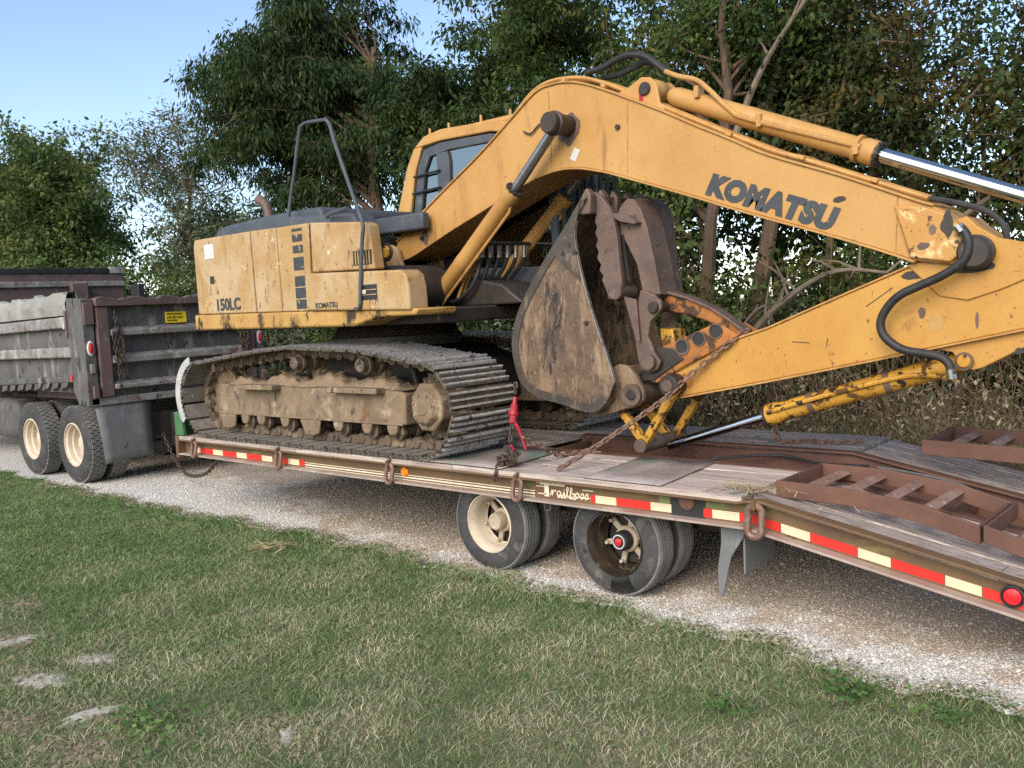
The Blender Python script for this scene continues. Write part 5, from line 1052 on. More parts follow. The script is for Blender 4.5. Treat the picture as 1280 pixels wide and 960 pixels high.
# ---- thumb
th = MB().prism(T['thumbserr'], .98, 1.03).build('thumb', 'thumb', exc, .006, label='brown steel thumb with serrated edge in the bucket mouth')
pin(-3.955, 2.165, .955, 1.2, .062, 'thumb', 'thumb_boss', th)
MB().prism(T['thumbserr'], 1.50, 1.55).build('thumb_plate', 'thumb', th, .006)
tp = T['thumbplate']
MB().prism(tp, 1.07, 1.095).build('thumb_plate', 'thumb', th, .006); MB().prism(tp, 1.30, 1.325).build('thumb_plate', 'thumb', th, .006)
MB().ribbon([(-3.928, 2.865), (-3.873, 2.903), (-3.813, 2.89), (-3.749, 2.802), (-3.696, 2.653), (-3.648, 2.432), (-3.595, 2.129)], .02, 1.096, 1.299, side=-1).build('thumb_web', 'thumb', th)
MB().prism([(-3.98, 2.80), (-3.83, 2.765), (-3.74, 2.70), (-3.76, 2.685), (-3.9, 2.72), (-3.985, 2.77)], .99, 1.25).build('thumb_cap', 'thumb', th, .006)
MB().prism([(-3.94, 2.62), (-3.915, 2.62), (-3.87, 2.25), (-3.90, 2.25)], 1.06, 1.0695).build('thumb_slot', 'black', th)
MB().prism(T['thumbfar2'], 1.60, 1.63).build('thumb_plate', 'thumb', th, .006); MB().prism(T['thumbfar2'], 1.40, 1.43).build('thumb_plate', 'thumb', th, .006)
MB().ribbon(T['thumbfar2'][1:8], .02, 1.431, 1.599, side=-1).build('thumb_web', 'thumb', th)
MB().prism(T['thumblink'], 1.03, 1.07).build('thumb_link', 'thumb', th, .01); MB().prism(T['thumblink'], 1.42, 1.46).build('thumb_link', 'thumb', th, .01)
pin(-3.635, 2.03, 1.0, 1.5, .045, 'darksteel', 'thumb_pin', th); pin(-3.69, 1.60, .98, 1.52, .062, 'thumb', 'thumb_pin', th)
MB().prism([(-3.90, 2.13), (-3.78, 2.1), (-3.76, 1.76), (-3.80, 1.78)], 1.0, 1.02).build('thumb_gusset', 'thumb', th, .006)
# ------------------------------------------------------------------ tie-down chains and binder
ch = thing('tie_down_chain', (-3.95, .15, D), 'long rusty tie down chain slanting from the near deck edge up over the arm', 'chain', 'tie down chains on the trailer')
chain_along(smooth_path([(-3.96, .14, .868), (-3.86, .38, .97), (-3.70, .66, 1.13), (-3.5, .93, 1.33), (-3.41, 1.03, 1.44), (-3.22, 1.08, 1.60), (-3.0, 1.10, 1.76), (-2.93, 1.2, 1.83)], 4), ch, 'chain', .082, .05, .0095)
bn = thing('chain_binder', (-4.5, .05, D), 'red lever chain binder tightened beside the near track', 'chain binder')
b1 = Vector((-4.50, .33, 1.44)); b2 = Vector((-4.44, .16, 1.02))
MB().tube([b1.lerp(b2, .15), b1.lerp(b2, .30)], .018, 8).build('binder_shackle', 'redpaint', bn)
MB().tube([b1.lerp(b2, .28), b1.lerp(b2, .62)], .030, 10).build('binder_barrel', 'redpaint', bn)
MB().lathe([(.03, -.015), (.042, -.015), (.042, .015), (.03, .015)], b1.lerp(b2, .45), b2-b1, 14, close=True).build('binder_collar', 'redpaint', bn)
MB().tube(smooth_path([b1.lerp(b2, .55), Vector((-4.43, .24, 1.16)), Vector((-4.39, .25, 1.06)), Vector((-4.36, .25, .98))], 4), [.016]*6 + [.013]*7, 8).build('binder_handle', 'redpaint', bn)
MB().tube(smooth_path([b2, b2+Vector((.03, 0, -.04)), b2+Vector((.01, -.01, -.09)), b2+Vector((-.03, -.01, -.07))], 4), .013, 8).build('binder_hook', 'redpaint', bn)
chain_along([b1 + Vector((-.02, .02, .05)), b1.lerp(b2, .12)], bn, 'chain_dark', .07, .045, .009)
chain_along([b1.lerp(b2, .62), b2 + Vector((0, 0, .02))], bn, 'chain_dark', .07, .045, .009)
pl = thing('chain_pile', (-4.44, .1, D), 'small heap of dark chain below the red binder at the deck edge', 'chain', 'tie down chains on the trailer')
pm_ = [(-4.44 + random.gauss(0, .05), .12 + random.gauss(0, .045), D + .012 + abs(random.gauss(0, .055))) for _ in range(34)]
chain_along(smooth_path(pm_, 3), pl, 'chain_dark', .07, .045, .009)
chain_along([(-4.45, .1, D+.05), (-4.46, .02, D+.015), (-4.46, -.012, .80), (-4.46, .0, .74)], pl, 'chain_dark', .07, .045, .009)
c2 = thing('slack_chain', (-4.4, .6, D), 'slack rusty chain running from the red binder to the centre gap', 'chain', 'tie down chains on the trailer')
chain_along(smooth_path([(-4.36, .22, 1.08), (-4.33, .42, .97), (-4.32, .60, .885), (-4.30, .78, .872), (-4.22, .92, .872), (-4.1, 1.0, .80), (-3.95, 1.02, .72)], 4), c2, 'chain', .075, .048, .009)
c3 = thing('far_deck_chain', (-3.2, 2.2, D), 'rusty chain lying on the far deck planks behind the yellow cylinder', 'chain', 'tie down chains on the trailer')
chain_along(smooth_path([(-3.08, 1.85, 1.45), (-3.08, 1.9, 1.12), (-3.07, 1.95, .90), (-3.0, 2.0, .866), (-2.85, 2.1, .866), (-2.75, 2.05, .866), (-2.6, 2.12, .866), (-2.45, 2.2, .866)], 4), c3, 'chain', .08, .05, .010)
# straw lying on the deck
def straw(name, label, c, n, spread, L, z, curl=.4):
    V = []; F = []
    for k in range(n):
        a = random.uniform(0, 6.28); l = random.uniform(.4, 1)*L; p = Vector((c[0] + random.gauss(0, spread[0]), c[1] + random.gauss(0, spread[1]), z + random.uniform(.002, .03)))
        w = random.uniform(.002, .006)*(1.8 if L > .2 else 1); d = Vector((math.cos(a), math.sin(a), random.uniform(-.05, .25))); s = Vector((-d.y, d.x, 0)).normalized()*w
        bend = Vector((random.gauss(0, .2), random.gauss(0, .2), random.uniform(-.1, .1)))*l*curl
        for t in (0, .5, 1):
            q = p + d*l*(t-.5) + bend*(t*t); q.z = max(q.z, z+.003); ww = s*(1 - .5*t); i = len(V); V += [q-ww, q+ww]
            if t: F.append((i-2, i-1, i+1, i))
    o = raw_mesh(name, np.array([tuple(v) for v in V]), np.array(F), 'straw'); return tag(o, label, 'straw')
straw('straw_scatter', 'dry straw scattered on the deck in front of the near ramp', (-2.42, .16), 90, (.13, .07), .16, D+.004)
o = straw('straw_wisps', 'few straw wisps on the sloping tail planks', (-1.95, .14), 10, (.18, .03), .12, .79); o['kind'] = 'stuff'
straw('corn_husk_bits', 'torn dry corn husk and stalk pieces lying on the lawn', (-6.86, -.50), 26, (.11, .07), .26, .03)
straw('track_straw', 'dry stalks caught on the near track frame', (-7.3, .22), 70, (.5, .06), .16, 1.56)
# ------------------------------------------------------------------ trees, shrubs, weeds, lawn
def leaf_arrays(P, Dr, L, Wd, fold=.25):
    """diamond leaves folded along the midrib: P base points, Dr directions"""
    n = len(P); Dr = Dr/np.linalg.norm(Dr, axis=1, keepdims=True)
    rnd = rng.normal(size=(n, 3)); S = np.cross(Dr, rnd); S /= np.linalg.norm(S, axis=1, keepdims=True) + 1e-9
    Nn = np.cross(S, Dr); L = L[:, None]; Wd = Wd[:, None]
    dn = np.array([0, 0, 1.]); mid = P + Dr*L*.42 - dn*L*.03
    V = np.stack([P, mid - S*Wd*.5 + Nn*Wd*fold, P + Dr*L - dn*L*.14, mid + S*Wd*.5 + Nn*Wd*fold], 1)
    i = (np.arange(n)*4)[:, None]
    F = np.concatenate([i + np.array([0, 1, 2]), i + np.array([0, 2, 3])])
    return V.reshape(-1, 3), F
def make_tree(name, label, cat, base, crowns, n_leaves, leaf, mat, trunk_r=.12, limbs=16, clump=.30, droop=.5, trunk_top=None, bark='bark', subs=5, fine=1., group=None, seed=0, lean=(0, 0)):
    """crowns: list of (cx, cy, cz, rx, ry, rz); limbs grow from the trunk to points in the crowns, twigs carry leaf clumps"""
    r_ = np.random.default_rng(100 + seed); random.seed(50 + seed); n_leaves = int(n_leaves*1.75); leaf = (leaf[0]*.80, leaf[1]*.86)
    t = thing(name, base, label, cat, group); wood = MB(); cl = []; cw = []
    vol = sum(c[3]*c[4]*c[5] for c in crowns)
    top = trunk_top or max(c[2] for c in crowns); bx, by, bz = base
    tp = []
    for k in range(9):
        u = k/8; tp.append(Vector((bx + lean[0]*u + .10*math.sin(k*1.7+seed)*u, by + lean[1]*u + .10*math.cos(k*1.3+seed)*u, bz - .05 + (top-bz)*u)))
    wood.tube(tp, [trunk_r*(1.15 - .85*k/8) for k in range(9)], 9)
    for c in crowns:
        nl = max(4, int(limbs*(c[3]*c[4]*c[5])/vol))
        for i in range(nl):
            v = r_.normal(size=3); v /= np.linalg.norm(v); rad = r_.uniform(.62, 1.0)
            tip = Vector((c[0] + v[0]*c[3]*rad, c[1] + v[1]*c[4]*rad, c[2] + v[2]*c[5]*rad))
            u = min(.95, max(.25, (tip.z - bz - .35*math.hypot(tip.x-bx, tip.y-by))/max(top-bz, .1))); s = tp[int(u*8)].lerp(tp[min(int(u*8)+1, 8)], u*8 % 1)
            mid = s.lerp(tip, .5) + Vector((0, 0, .18*(tip-s).length)) + Vector(r_.normal(size=3)*.12)
            P = smooth_path([s, s.lerp(mid, .5) + Vector(r_.normal(size=3)*.05), mid, mid.lerp(tip, .55) + Vector(r_.normal(size=3)*.08), tip], 2)
            r0 = trunk_r*(.42 if i < 5 else .28)*(1 - .5*u); wood.tube(P, [max(r0*(1 - .85*k/(len(P)-1)), .006) for k in range(len(P))], 5)
            for j in range(subs):
                a = P[r_.integers(len(P)//3, len(P))]; q = a + Vector(r_.normal(size=3)*(c[3]*.30, c[4]*.30, c[5]*.22)) + Vector((0, 0, .04))
                wood.tube([a, a.lerp(q, .5) + Vector((0, 0, .05)), q], [.012*fine, .008*fine, .004*fine], 3, cap=False)
                for m_ in (.45, .8, 1.05): cl.append(tuple(a.lerp(q, m_))); cw.append(m_)
            cl.append(tuple(tip)); cw.append(1)
    wood.build('trunk', bark, t)
    cl = np.array(cl); k = r_.choice(len(cl), n_leaves, p=np.array(cw)/sum(cw))
    off = r_.normal(size=(n_leaves, 3)); rad = clump*np.minimum(np.abs(r_.normal(size=(n_leaves, 1))), 1.35)**.8
    off = off/np.linalg.norm(off, axis=1, keepdims=True)*rad*np.array([1, 1, .75])
    P = cl[k] + off
    Dr = off/(rad+1e-6)*.7 + r_.normal(size=(n_leaves, 3))*.5 + np.array([0, 0, -droop])
    sz = np.clip(r_.gamma(7, 1/7, n_leaves), .4, 1.7); L = leaf[0]*sz; Wd = leaf[1]*sz*r_.uniform(.8, 1.2, n_leaves)
    V, F = leaf_arrays(P, Dr, L, Wd); raw_mesh('crown', V, F, mat, None, t)
    return t

TREES = [
 # name, label, base, crowns, leaves, leaf size, material, options
 ('dense_tree', 'dense rounded green tree standing farthest away, beyond the dump truck', (-32.5, 8.2, 0), [(-33.0, 8.2, 6.0, 2.9, 2.8, 3.6), (-30.4, 7.6, 3.7, 2.2, 2.2, 2.2), (-35.8, 8.6, 5.2, 3.0, 3, 3.2)], 46000, (.18, .085), 'leaf_light', dict(limbs=80, clump=.44, droop=.3, trunk_r=.3, subs=5)),
 ('wispy_tree', 'tall wispy tree with thin grey green foliage against the sky', (-23.6, 8.6, 0), [(-24.2, 8.6, 6.2, 1.9, 1.6, 2.3), (-22.2, 8.2, 4.6, 1.5, 1.4, 1.4)], 6800, (.17, .045), 'leaf_grey', dict(limbs=36, clump=.32, droop=.2, trunk_r=.12, subs=6, fine=1.3)),
 ('drooping_tree', 'big dark tree with long drooping leaves above the dump truck and engine hood', (-13.4, 6.7, 0), [(-15.9, 6.4, 6.3, 1.9, 1.8, 1.5), (-15.2, 6.6, 7.6, 1.5, 1.7, 1.5), (-17.3, 6.6, 7.6, 1.4, 1.3, 1.0), (-14.6, 6.3, 5.0, 1.4, 1.3, 1.0), (-17.6, 6.5, 5.9, .8, .8, .6)], 54000, (.135, .038), 'leaf_dark', dict(limbs=74, clump=.27, droop=1.1, trunk_r=.16, trunk_top=7.2, subs=5)),
 ('bushy_tree', 'dark bushy tree growing directly behind the cab', (-12.0, 7.0, 0), [(-12.4, 6.8, 4.9, 1.3, 1.4, 1.4), (-10.9, 6.9, 4.3, 1.5, 1.5, 1.5), (-11.5, 7.0, 5.8, 1.1, 1.2, .8), (-12.9, 6.8, 3.6, .9, 1.0, .6)], 33000, (.118, .043), 'leaf_dark', dict(limbs=52, clump=.29, droop=.8, trunk_r=.16, subs=5)),
 ('tall_tree', 'tall green tree rising behind the bend of the boom', (-10.0, 7.4, 0), [(-10.3, 7.2, 7.0, 1.3, 1.5, 1.4), (-8.4, 7.0, 6.1, 1.8, 1.6, 1.9), (-9.0, 7.2, 4.3, 1.6, 1.5, 1.2)], 30000, (.108, .047), 'leaf_mid', dict(limbs=60, clump=.30, droop=.7, trunk_r=.16, subs=5)),
 ('leaning_tree', 'reddish barked tree with a leaning forked trunk behind the boom lettering', (-5.72, 5.2, 0), [(-6.3, 6.6, 5.2, 1.6, 1.1, 1.5), (-4.9, 6.6, 5.8, 1.5, 1.1, 1.1), (-6.9, 6.6, 3.6, 1.1, 1.0, 1.0)], 15000, (.09, .046), 'leaf_mid', dict(limbs=36, clump=.28, droop=.5, trunk_r=.11, lean=(.55, .25), trunk_top=6.2, subs=5)),
 ('stout_tree', 'stout dark trunked tree in the thicket beside the bucket', (-5.15, 5.5, 0), [(-4.4, 6.9, 5.0, 1.5, 1.0, 1.5), (-5.4, 6.9, 4.0, 1.2, 1.0, 1.0)], 8000, (.09, .047), 'leaf_brown', dict(limbs=30, clump=.27, droop=.5, trunk_r=.15, lean=(.2, .6), subs=5)),
 ('thin_crowned_tree', 'thin crowned dark tree with sky showing through above the chrome rod', (-3.5, 6.6, 0), [(-3.4, 6.6, 4.8, 1.5, 1.2, 1.2), (-3.7, 6.5, 3.5, 1.1, 1.0, .7)], 4600, (.085, .046), 'leaf_brown', dict(limbs=34, clump=.25, droop=.5, trunk_r=.11, subs=6)),
 ('edge_tree', 'loose leaved tree behind the far end of the chrome rod', (-1.9, 6.3, 0), [(-2.0, 6.3, 4.3, 1.1, 1.2, 1.2), (-1.6, 6.2, 3.1, 1.0, 1.0, .8)], 4600, (.085, .047), 'leaf_dark', dict(limbs=32, clump=.25, droop=.5, trunk_r=.1, subs=6)),
 ('thicket_tree', 'darker tree far back in the thicket behind the arm cylinder', (-6.6, 9.5, 0), [(-7.2, 9.5, 5.4, 1.9, 1.4, 1.9), (-6.2, 9.5, 3.4, 2.2, 1.4, 1.2)], 4500, (.16, .085), 'leaf_dark', dict(limbs=40, clump=.38, droop=.4, trunk_r=.16, subs=5)),
 ('thicket_tree', 'dark tree far back behind the cab roof', (-12.5, 10.5, 0), [(-14.2, 10.5, 4.4, 2.2, 1.6, 1.7), (-10.6, 10.5, 5.2, 2.2, 1.6, 1.9)], 8000, (.20, .11), 'leaf_dark', dict(limbs=44, clump=.40, droop=.4, trunk_r=.18, subs=5)),
 ('thicket_tree', 'pale green low tree behind the wispy tree', (-23.0, 10.5, 0), [(-24.0, 10.5, 3.7, 2.2, 1.8, 1.5), (-20.6, 10.0, 3.5, 2.0, 1.6, 1.4), (-26.5, 10.5, 3.0, 2.0, 1.6, 1.4)], 17000, (.18, .075), 'leaf_light', dict(limbs=56, clump=.42, droop=.4, trunk_r=.13, subs=5)),
]
for i, (nm, lb, bs, cr, nl, lf, mt, kw) in enumerate(TREES): make_tree(nm, lb, 'tree', bs, cr, nl, lf, mt, seed=i, group='trees in the row behind the trailer', **kw)
# shrubs of the hedgerow
SHRUBS = [
 ('leafy_shrub', 'pale leafy shrub behind the dump truck tailgate', (-19.5, 6.2, 0), [(-19.5, 6.2, 1.9, 1.8, 1.2, 1.7)], 9000, (.12, .05), 'leaf_light'),
 ('leafy_shrub', 'tangled green shrub behind the dump truck header', (-24.5, 6.6, 0), [(-24.5, 6.6, 2.0, 2.4, 1.3, 1.9)], 10000, (.14, .06), 'leaf_light'),
 ('leafy_shrub', 'low green shrub below the dense rounded tree behind the dump truck', (-29.0, 6.6, 0), [(-29.0, 6.6, 1.9, 2.6, 1.4, 2.0)], 9000, (.16, .07), 'leaf_mid'),
 ('leafy_shrub', 'grey green shrub behind the excavator counterweight', (-15.6, 5.8, 0), [(-15.6, 5.8, 1.7, 1.8, 1.2, 1.7)], 9000, (.11, .05), 'leaf_grey'),
 ('leafy_shrub', 'green shrub behind the engine hood', (-12.3, 5.6, 0), [(-12.3, 5.6, 1.5, 1.7, 1.1, 1.7)], 9000, (.11, .05), 'leaf_mid'),
 ('leafy_shrub', 'dark shrub behind the cab door', (-9.2, 5.4, 0), [(-9.2, 5.4, 1.5, 1.6, 1.0, 1.7)], 9000, (.11, .06), 'leaf_dark'),
 ('leafy_shrub', 'dark shrub between the cab guard and the bucket', (-7.3, 5.6, 0), [(-7.3, 5.9, 1.6, 1.1, 1.0, 1.6)], 8000, (.11, .06), 'leaf_dark'),
 ('vine_shrub', 'bright vine leaves climbing the trunks beside the bucket', (-5.9, 5.2, 0), [(-5.95, 5.25, 2.0, .45, .4, 1.3), (-5.3, 5.4, 1.5, .6, .4, 1.1)], 3600, (.08, .06), 'leaf_light'),
 ('leafy_shrub', 'dark green shrub under the boom tip behind the arm', (-3.9, 5.6, 0), [(-3.9, 5.8, 1.8, .9, .8, .9)], 3000, (.085, .045), 'leaf_mid'),
 ('leafy_shrub', 'dark leafy shrub below the chrome arm rod', (-2.7, 5.7, 0), [(-2.6, 6.0, 2.0, .9, .8, .9)], 2600, (.085, .048), 'leaf_brown'),
 ('leafy_shrub', 'turning brown green shrub behind the arm pivot boss', (-1.2, 5.4, 0), [(-1.1, 5.8, 1.9, .9, .8, .9)], 2400, (.085, .048), 'leaf_brown'),
 ('leafy_shrub', 'shady shrub deep behind the KOMATSU lettering'.replace('KOMATSU ', 'boom '), (-5.0, 7.6, 0), [(-5.2, 8.0, 1.5, 2.2, 1.0, 1.3)], 5000, (.12, .06), 'leaf_brown'),
 ('leafy_shrub', 'shady shrub deep in the thicket behind the ramps', (-2.4, 7.6, 0), [(-2.4, 8.0, 1.4, 1.9, 1.0, 1.2)], 4500, (.12, .06), 'leaf_brown'),
]
for i, (nm, lb, bs, cr, nl, lf, mt) in enumerate(SHRUBS): make_tree(nm, lb, 'shrub', bs, cr, nl, lf, mt, trunk_r=.04, limbs=26, clump=.26, droop=.35, subs=4, group='shrubs in the hedgerow', seed=40+i, fine=.8)
# slim trunks standing in the open wood
for i, (x, y, h, ln, lb) in enumerate(((-6.25, 5.6, 4.8, (.1, .2), 'slim brown trunk just beside the bucket teeth'), (-4.55, 5.9, 5.4, (.5, .2), 'slim brown trunk below the boom lettering'), (-3.75, 6.3, 4.6, (-.25, .2), 'crooked slim trunk behind the boom tip'), (-2.9, 6.0, 4.4, (.35, .2), 'leaning slim trunk behind the arm pivot'), (-6.9, 6.2, 5.2, (-.2, .1), 'slim trunk behind the cab guard'), (-1.9, 5.6, 4.0, (.2, .2), 'slim trunk behind the loop of black hose'))):
    make_tree('slim_tree', lb, 'tree', (x, y, 0), [(x+ln[0], y+ln[1]+.3, h*.80, .8, .7, .9)], 1500, (.095, .05), 'leaf_brown' if i % 2 else 'leaf_mid', trunk_r=.055 + .012*(i % 3), limbs=12, clump=.24, droop=.4, subs=5, seed=70+i, lean=ln, trunk_top=h, group='slim trunks in the open wood')
# tangle of bare brushwood
def brush(n):
    V = []; F = []
    for k in range(n):
        x = rng.uniform(-6.6, .6); y = 4.3 + rng.gamma(2.2, .55); p = np.array([x, y, rng.uniform(0, .5)]); d = np.array([rng.normal(0, .45), rng.normal(0, .3), rng.uniform(.35, 1.)]); d /= np.linalg.norm(d)
        l = rng.uniform(.5, 1.9); r0 = rng.uniform(.003, .011); bend = rng.normal(0, .22, 3)*l
        for i in range(5):
            t = i/4; c = p + d*l*t + bend*t*t + rng.normal(0, .012, 3); rr = r0*(1-.75*t); b0 = len(V)
            for j in range(3): a_ = 2.094*j; V.append(c + rr*np.array([math.cos(a_), math.sin(a_), 0]))
            if i:
                for j in range(3): F.append((b0-3+j, b0-3+(j+1) % 3, b0+(j+1) % 3, b0+j))
    return raw_mesh('brushwood', np.array(V), np.array(F), 'twig', 'stuff')
tag(brush(1900), 'tangle of bare brown twigs and stems under the trees behind the arm', 'brushwood')
# dead branches in the thicket
def dead_branch(label, pts, r, seed):
    random.seed(seed); b = MB(); P = smooth_path(pts, 5); b.tube(P, [r*(1 - .7*k/(len(P)-1)) for k in range(len(P))], 7)
    for k in range(11):
        a = P[random.randrange(2, len(P))]; d = Vector((random.gauss(0, .35), random.gauss(0, .2), random.uniform(-.1, .5))); b.tube([a, a + d*.5 + Vector((0, 0, .04)), a + d], [r*.35, r*.22, .003], 4)
    tag(b.build('dead_branch', 'deadwood'), label, 'branch', 'dead branches in the hedgerow')
dead_branch('long bare branch arching below the boom lettering', [(-5.2, 5.0, 1.1), (-4.7, 4.9, 1.7), (-4.2, 4.9, 2.1), (-3.7, 4.85, 2.3), (-3.2, 4.9, 2.25)], .055, 3)
dead_branch('tangled bare twigs beside the curved rusty bar', [(-5.0, 4.5, .8), (-4.8, 4.5, 1.5), (-4.5, 4.45, 1.9), (-4.2, 4.5, 2.0)], .03, 4)
dead_branch('bare branch behind the raised chrome rod', [(-3.0, 5.9, 2.6), (-2.4, 5.8, 3.0), (-1.9, 5.7, 3.1), (-1.3, 5.7, 3.35)], .04, 5)
dead_branch('forked bare branch high above the arm cylinder', [(-5.4, 5.4, 3.4), (-5.1, 5.4, 4.2), (-4.7, 5.4, 4.9), (-4.0, 5.3, 5.6)], .06, 6)

# weeds along the far edge of the lane
def blades(n, x, y, h, w, mat, name, zbase=None, lean=.35, seg=3, curl=.5):
    n = len(x); a = rng.uniform(0, 2*np.pi, n); ln = rng.normal(0, lean, (n, 2))*h[:, None]
    S = np.stack([np.cos(a), np.sin(a), np.zeros(n)], 1)*w[:, None]*.5
    z0 = np.zeros(n) if zbase is None else zbase
    V = np.zeros((n, 2*seg-1, 3)); k = 0
    for i in range(seg):
        t = i/(seg-1); c = np.stack([x + ln[:, 0]*t**1.6, y + ln[:, 1]*t**1.6, z0 + h*(t - curl*.35*t*t)], 1)
        if i < seg-1: V[:, k] = c - S*(1-.45*t); V[:, k+1] = c + S*(1-.45*t); k += 2
        else: V[:, k] = c; k += 1
    m_ = 2*seg-1; i0 = (np.arange(n)*m_)[:, None]; F = []
    for i in range(seg-2):
        b = 2*i; F += [i0 + np.array([b, b+1, b+3]), i0 + np.array([b, b+3, b+2])]
    b = 2*(seg-2); F.append(i0 + np.array([b, b+1, b+2]))
    return raw_mesh(name, V.reshape(-1, 3), np.concatenate(F), mat, 'stuff')
n = 20000; x = rng.uniform(-7, 3, n); y = 3.5 + rng.gamma(2.2, .36, n); h = rng.uniform(.35, 1.0, n)*np.interp(x, [-7, -4.5, -3, 3], [.6, .75, 1.15, 1.15])*np.interp(y, [3.5, 4.4, 6], [.75, 1.1, 1.3])
tag(blades(n, x, y, h, rng.uniform(.004, .013, n), 'weed_dry', 'dry_weeds', lean=.36, seg=4, curl=.8), 'tall dry tan weeds in a tangle behind the tail of the trailer', 'weeds')
n = 20000; x = np.concatenate([rng.uniform(-16, -6, 7000), rng.uniform(-6, 2, 13000)]); y = 3.4 + rng.gamma(1.8, .5, n); h = rng.uniform(.2, .75, n)*(.7 + .5*np.sin(x*2.1)**2)
tag(blades(n, x, y, h, rng.uniform(.008, .02, n), 'weed_green', 'green_weeds', lean=.4, seg=3), 'green grass and weeds along the far side of the lane', 'weeds')
n = 8000; P = np.stack([rng.uniform(-6.5, 2.5, n), 3.6 + rng.gamma(2.0, .4, n), rng.uniform(.08, 1.25, n)], 1)
V, F = leaf_arrays(P, rng.normal(size=(n, 3)) + np.array([0, 0, -.5]), rng.uniform(.04, .10, n), rng.uniform(.012, .034, n), .5)
tag(raw_mesh('withered_leaves', V, F, 'weed_dry', 'stuff'), 'withered curled leaves hanging in the dry weeds', 'leaves')
# lawn
def bare(x, y):   # bare, stony patches in the left foreground
    d = np.zeros_like(x)
    for cx, cy, r_ in ((-5.55, -2.70, .24), (-4.75, -3.05, .24), (-5.5, -3.05, .30), (-6.35, -2.85, .28), (-3.62, -2.58, .12), (-4.3, -3.3, .26), (-5.0, -3.4, .3), (-7.2, -2.5, .2)): d = np.maximum(d, np.clip(1.15 - np.hypot(x-cx, (y-cy)*1.5)/r_, 0, 1))
    return d
n0 = 545000; x = rng.uniform(-15, .6, n0); y = rng.uniform(-4.2, .15, n0)
dist = np.hypot(x-.3, y+5.1); ang = np.degrees(np.arctan2(y+5.1, -(x-.3)))
ok = (y < edge_y(x) + rng.normal(0, .045, n0)) & (rng.random(n0) < np.clip(1.5*(4.2/dist)**1.25, .05, 1)) & (ang > 14) & (rng.random(n0) > bare(x, y)*.74)
x = x[ok]; y = y[ok]; dist = dist[ok]
tuft = .5 + .5*np.sin(x*3.1 + 1.7*np.sin(y*2.3))*np.sin(y*4.1 + 1.3*np.sin(x*1.9))
h = rng.gamma(4.5, .0068, len(x))*(.85 + .3*tuft) + np.where(y > edge_y(x) - .22, rng.uniform(0, .05, len(x)), 0); w = rng.uniform(.0028, .0056, len(x))*np.clip(dist/4.5, .8, 2.2)
tag(blades(len(x), x, y, h, w, 'grass', 'lawn_grass', zbase=np.full(len(x), -.016), lean=.8, seg=3, curl=.7), 'mown green and straw coloured lawn beside the lane', 'grass')
print('LAWN', len(x))
# flat pale stones / bare clods in the left foreground
for i, (x, y, s, lb) in enumerate(((-5.54, -2.68, .17, 'pale flat stone bare in the lawn, farthest from the bottom of the bare patch'), (-4.73, -3.06, .15, 'flat pale stone half sunk in grass beside the clover patch'), (-3.60, -2.58, .085, 'small pale stone alone in the lawn well apart from the other stones'), (-5.46, -3.02, .17, 'broad pale stone slab in the middle of the bare patch'), (-6.36, -2.83, .17, 'long pale stone nearest the dump truck'))):
    b = MB(); n = 26; rr_ = [s*(.45 + .9*rng.random()) for _ in range(n)]; rr_ = [(rr_[k-1] + 2*rr_[k] + rr_[(k+1) % n])/4 for k in range(n)]
    ring = [(rr_[k]*math.cos(6.283*k/n)*1.25, rr_[k]*.62*math.sin(6.283*k/n)) for k in range(n)]
    vs = [(a, c_, -.03) for a, c_ in ring] + [(a*.96, c_*.96, -.001+.004*rng.random()) for a, c_ in ring] + [(a*.6, c_*.6, .006+.006*rng.random()) for k, (a, c_) in enumerate(ring)] + [(0, 0, .010)]
    fs = [(k, (k+1) % n, n+(k+1) % n, n+k) for k in range(n)] + [(n+k, n+(k+1) % n, 2*n+(k+1) % n, 2*n+k) for k in range(n)] + [(2*n+k, 2*n+(k+1) % n, 3*n) for k in range(n)]
    ca, sa = math.cos(.5+i), math.sin(.5+i); b.add([(x+p*ca-q*sa, y+p*sa+q*ca, r_-.013) for p, q, r_ in vs], fs)
    tag(b.build('flat_stone', 'stone', ang=60), lb, 'stone', 'flat stones in the lawn')
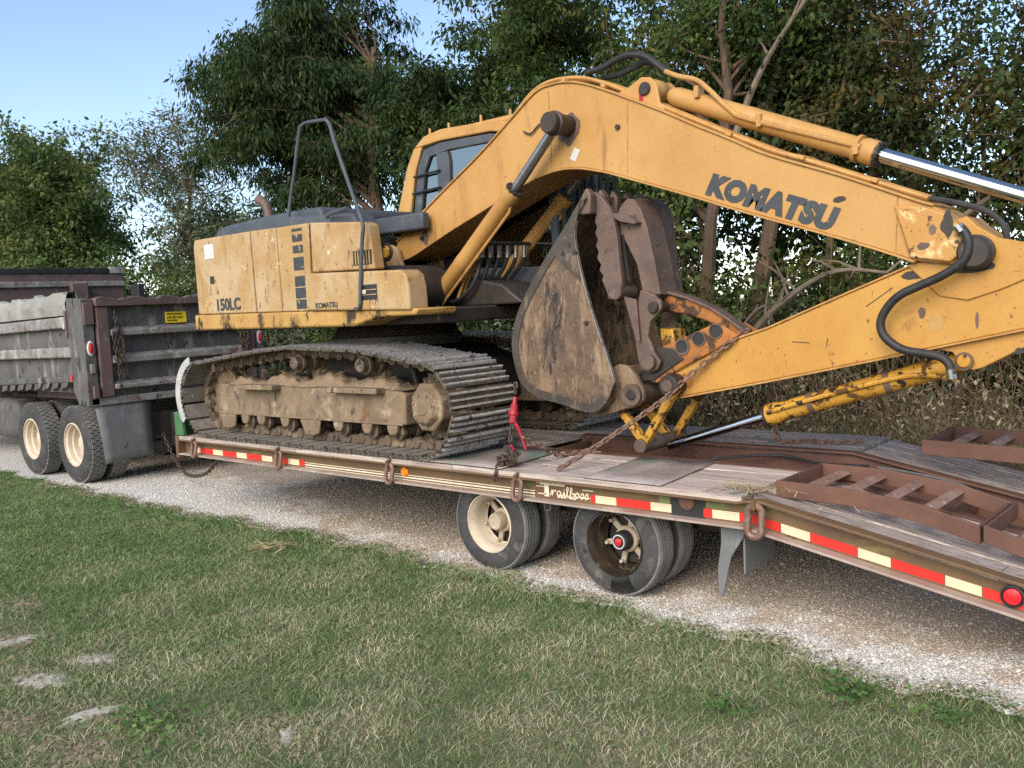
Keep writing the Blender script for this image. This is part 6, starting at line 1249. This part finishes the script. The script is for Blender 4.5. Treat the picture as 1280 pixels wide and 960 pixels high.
# broad-leaved weeds in the lawn
def lawn_weed(x, y, n, s, lb):
    a = rng.uniform(0, 6.28, n); P = np.stack([x + rng.normal(0, s, n), y + rng.normal(0, s*.7, n), rng.uniform(.02, .07, n)], 1)
    V, F = leaf_arrays(P, np.stack([np.cos(a), np.sin(a), rng.uniform(.1, .8, n)], 1), rng.uniform(.03, .06, n), rng.uniform(.02, .035, n), .15)
    tag(raw_mesh('broadleaf_weed', V, F, 'weed_green', 'stuff'), lb, 'weed', 'broad leaved weeds in the lawn')
lawn_weed(-1.46, -.60, 130, .11, 'patch of broad leaved weed at the lane edge below the red tail lamp')
lawn_weed(-1.94, -1.12, 30, .05, 'small broad leaved weed alone in the nearest lawn')
lawn_weed(-1.05, -.62, 40, .07, 'broad leaved weed at the lane edge closest to the trailer tail')
lawn_weed(-4.25, -2.95, 120, .16, 'clover patch beside the pale stones in the lawn')

# leaf litter and dead grass along the lane edge
n = 5200; x = rng.uniform(-13, .5, n); P = np.stack([x, edge_y(x) + rng.normal(0, .07, n) - .02, rng.uniform(.003, .02, n)], 1)
a = rng.uniform(0, 6.28, n); V, F = leaf_arrays(P, np.stack([np.cos(a), np.sin(a), rng.uniform(-.1, .3, n)], 1), rng.uniform(.012, .05, n), rng.uniform(.004, .014, n), .3)
M['litter'] = leaf_mat('dead_leaf_litter', ((0, (.10, .055, .03)), (.4, (.20, .12, .07)), (.8, (.34, .24, .15)), (1, (.42, .33, .22))), .1, .9, 3., .5)
tag(raw_mesh('leaf_litter', V, F, 'litter', 'stuff'), 'brown leaf litter and dead grass along the lane edge', 'leaf litter')

# crumbled pale soil in the bare patches of the lawn
C_ = np.array([(-5.55, -2.70), (-4.75, -3.05), (-5.5, -3.05), (-6.35, -2.85), (-3.62, -2.58), (-4.3, -3.3), (-5.0, -3.4), (-7.2, -2.5)])
n = 3600; k = rng.integers(0, len(C_), n); xy = C_[k] + rng.normal(0, 1, (n, 2))*np.array([.16, .09])
s_ = rng.gamma(2, .004, n) + .002; B_ = np.array([(1, 0, 0), (-1, 0, 0), (0, 1, 0), (0, -1, 0), (0, 0, 1)], float)
V = B_[None]*s_[:, None, None]*rng.uniform(.6, 1.4, (n, 5, 1))*np.array([1, 1, .55]) + np.concatenate([xy, np.full((n, 1), -.011)], 1)[:, None]
F = (np.array([(0, 2, 4), (2, 1, 4), (1, 3, 4), (3, 0, 4)])[None] + (np.arange(n)*5)[:, None, None]).reshape(-1, 3)
tag(raw_mesh('crumbled_soil', V.reshape(-1, 3), F, 'soil', 'stuff'), 'brown crumbled soil showing in bare patches of the lawn', 'soil')
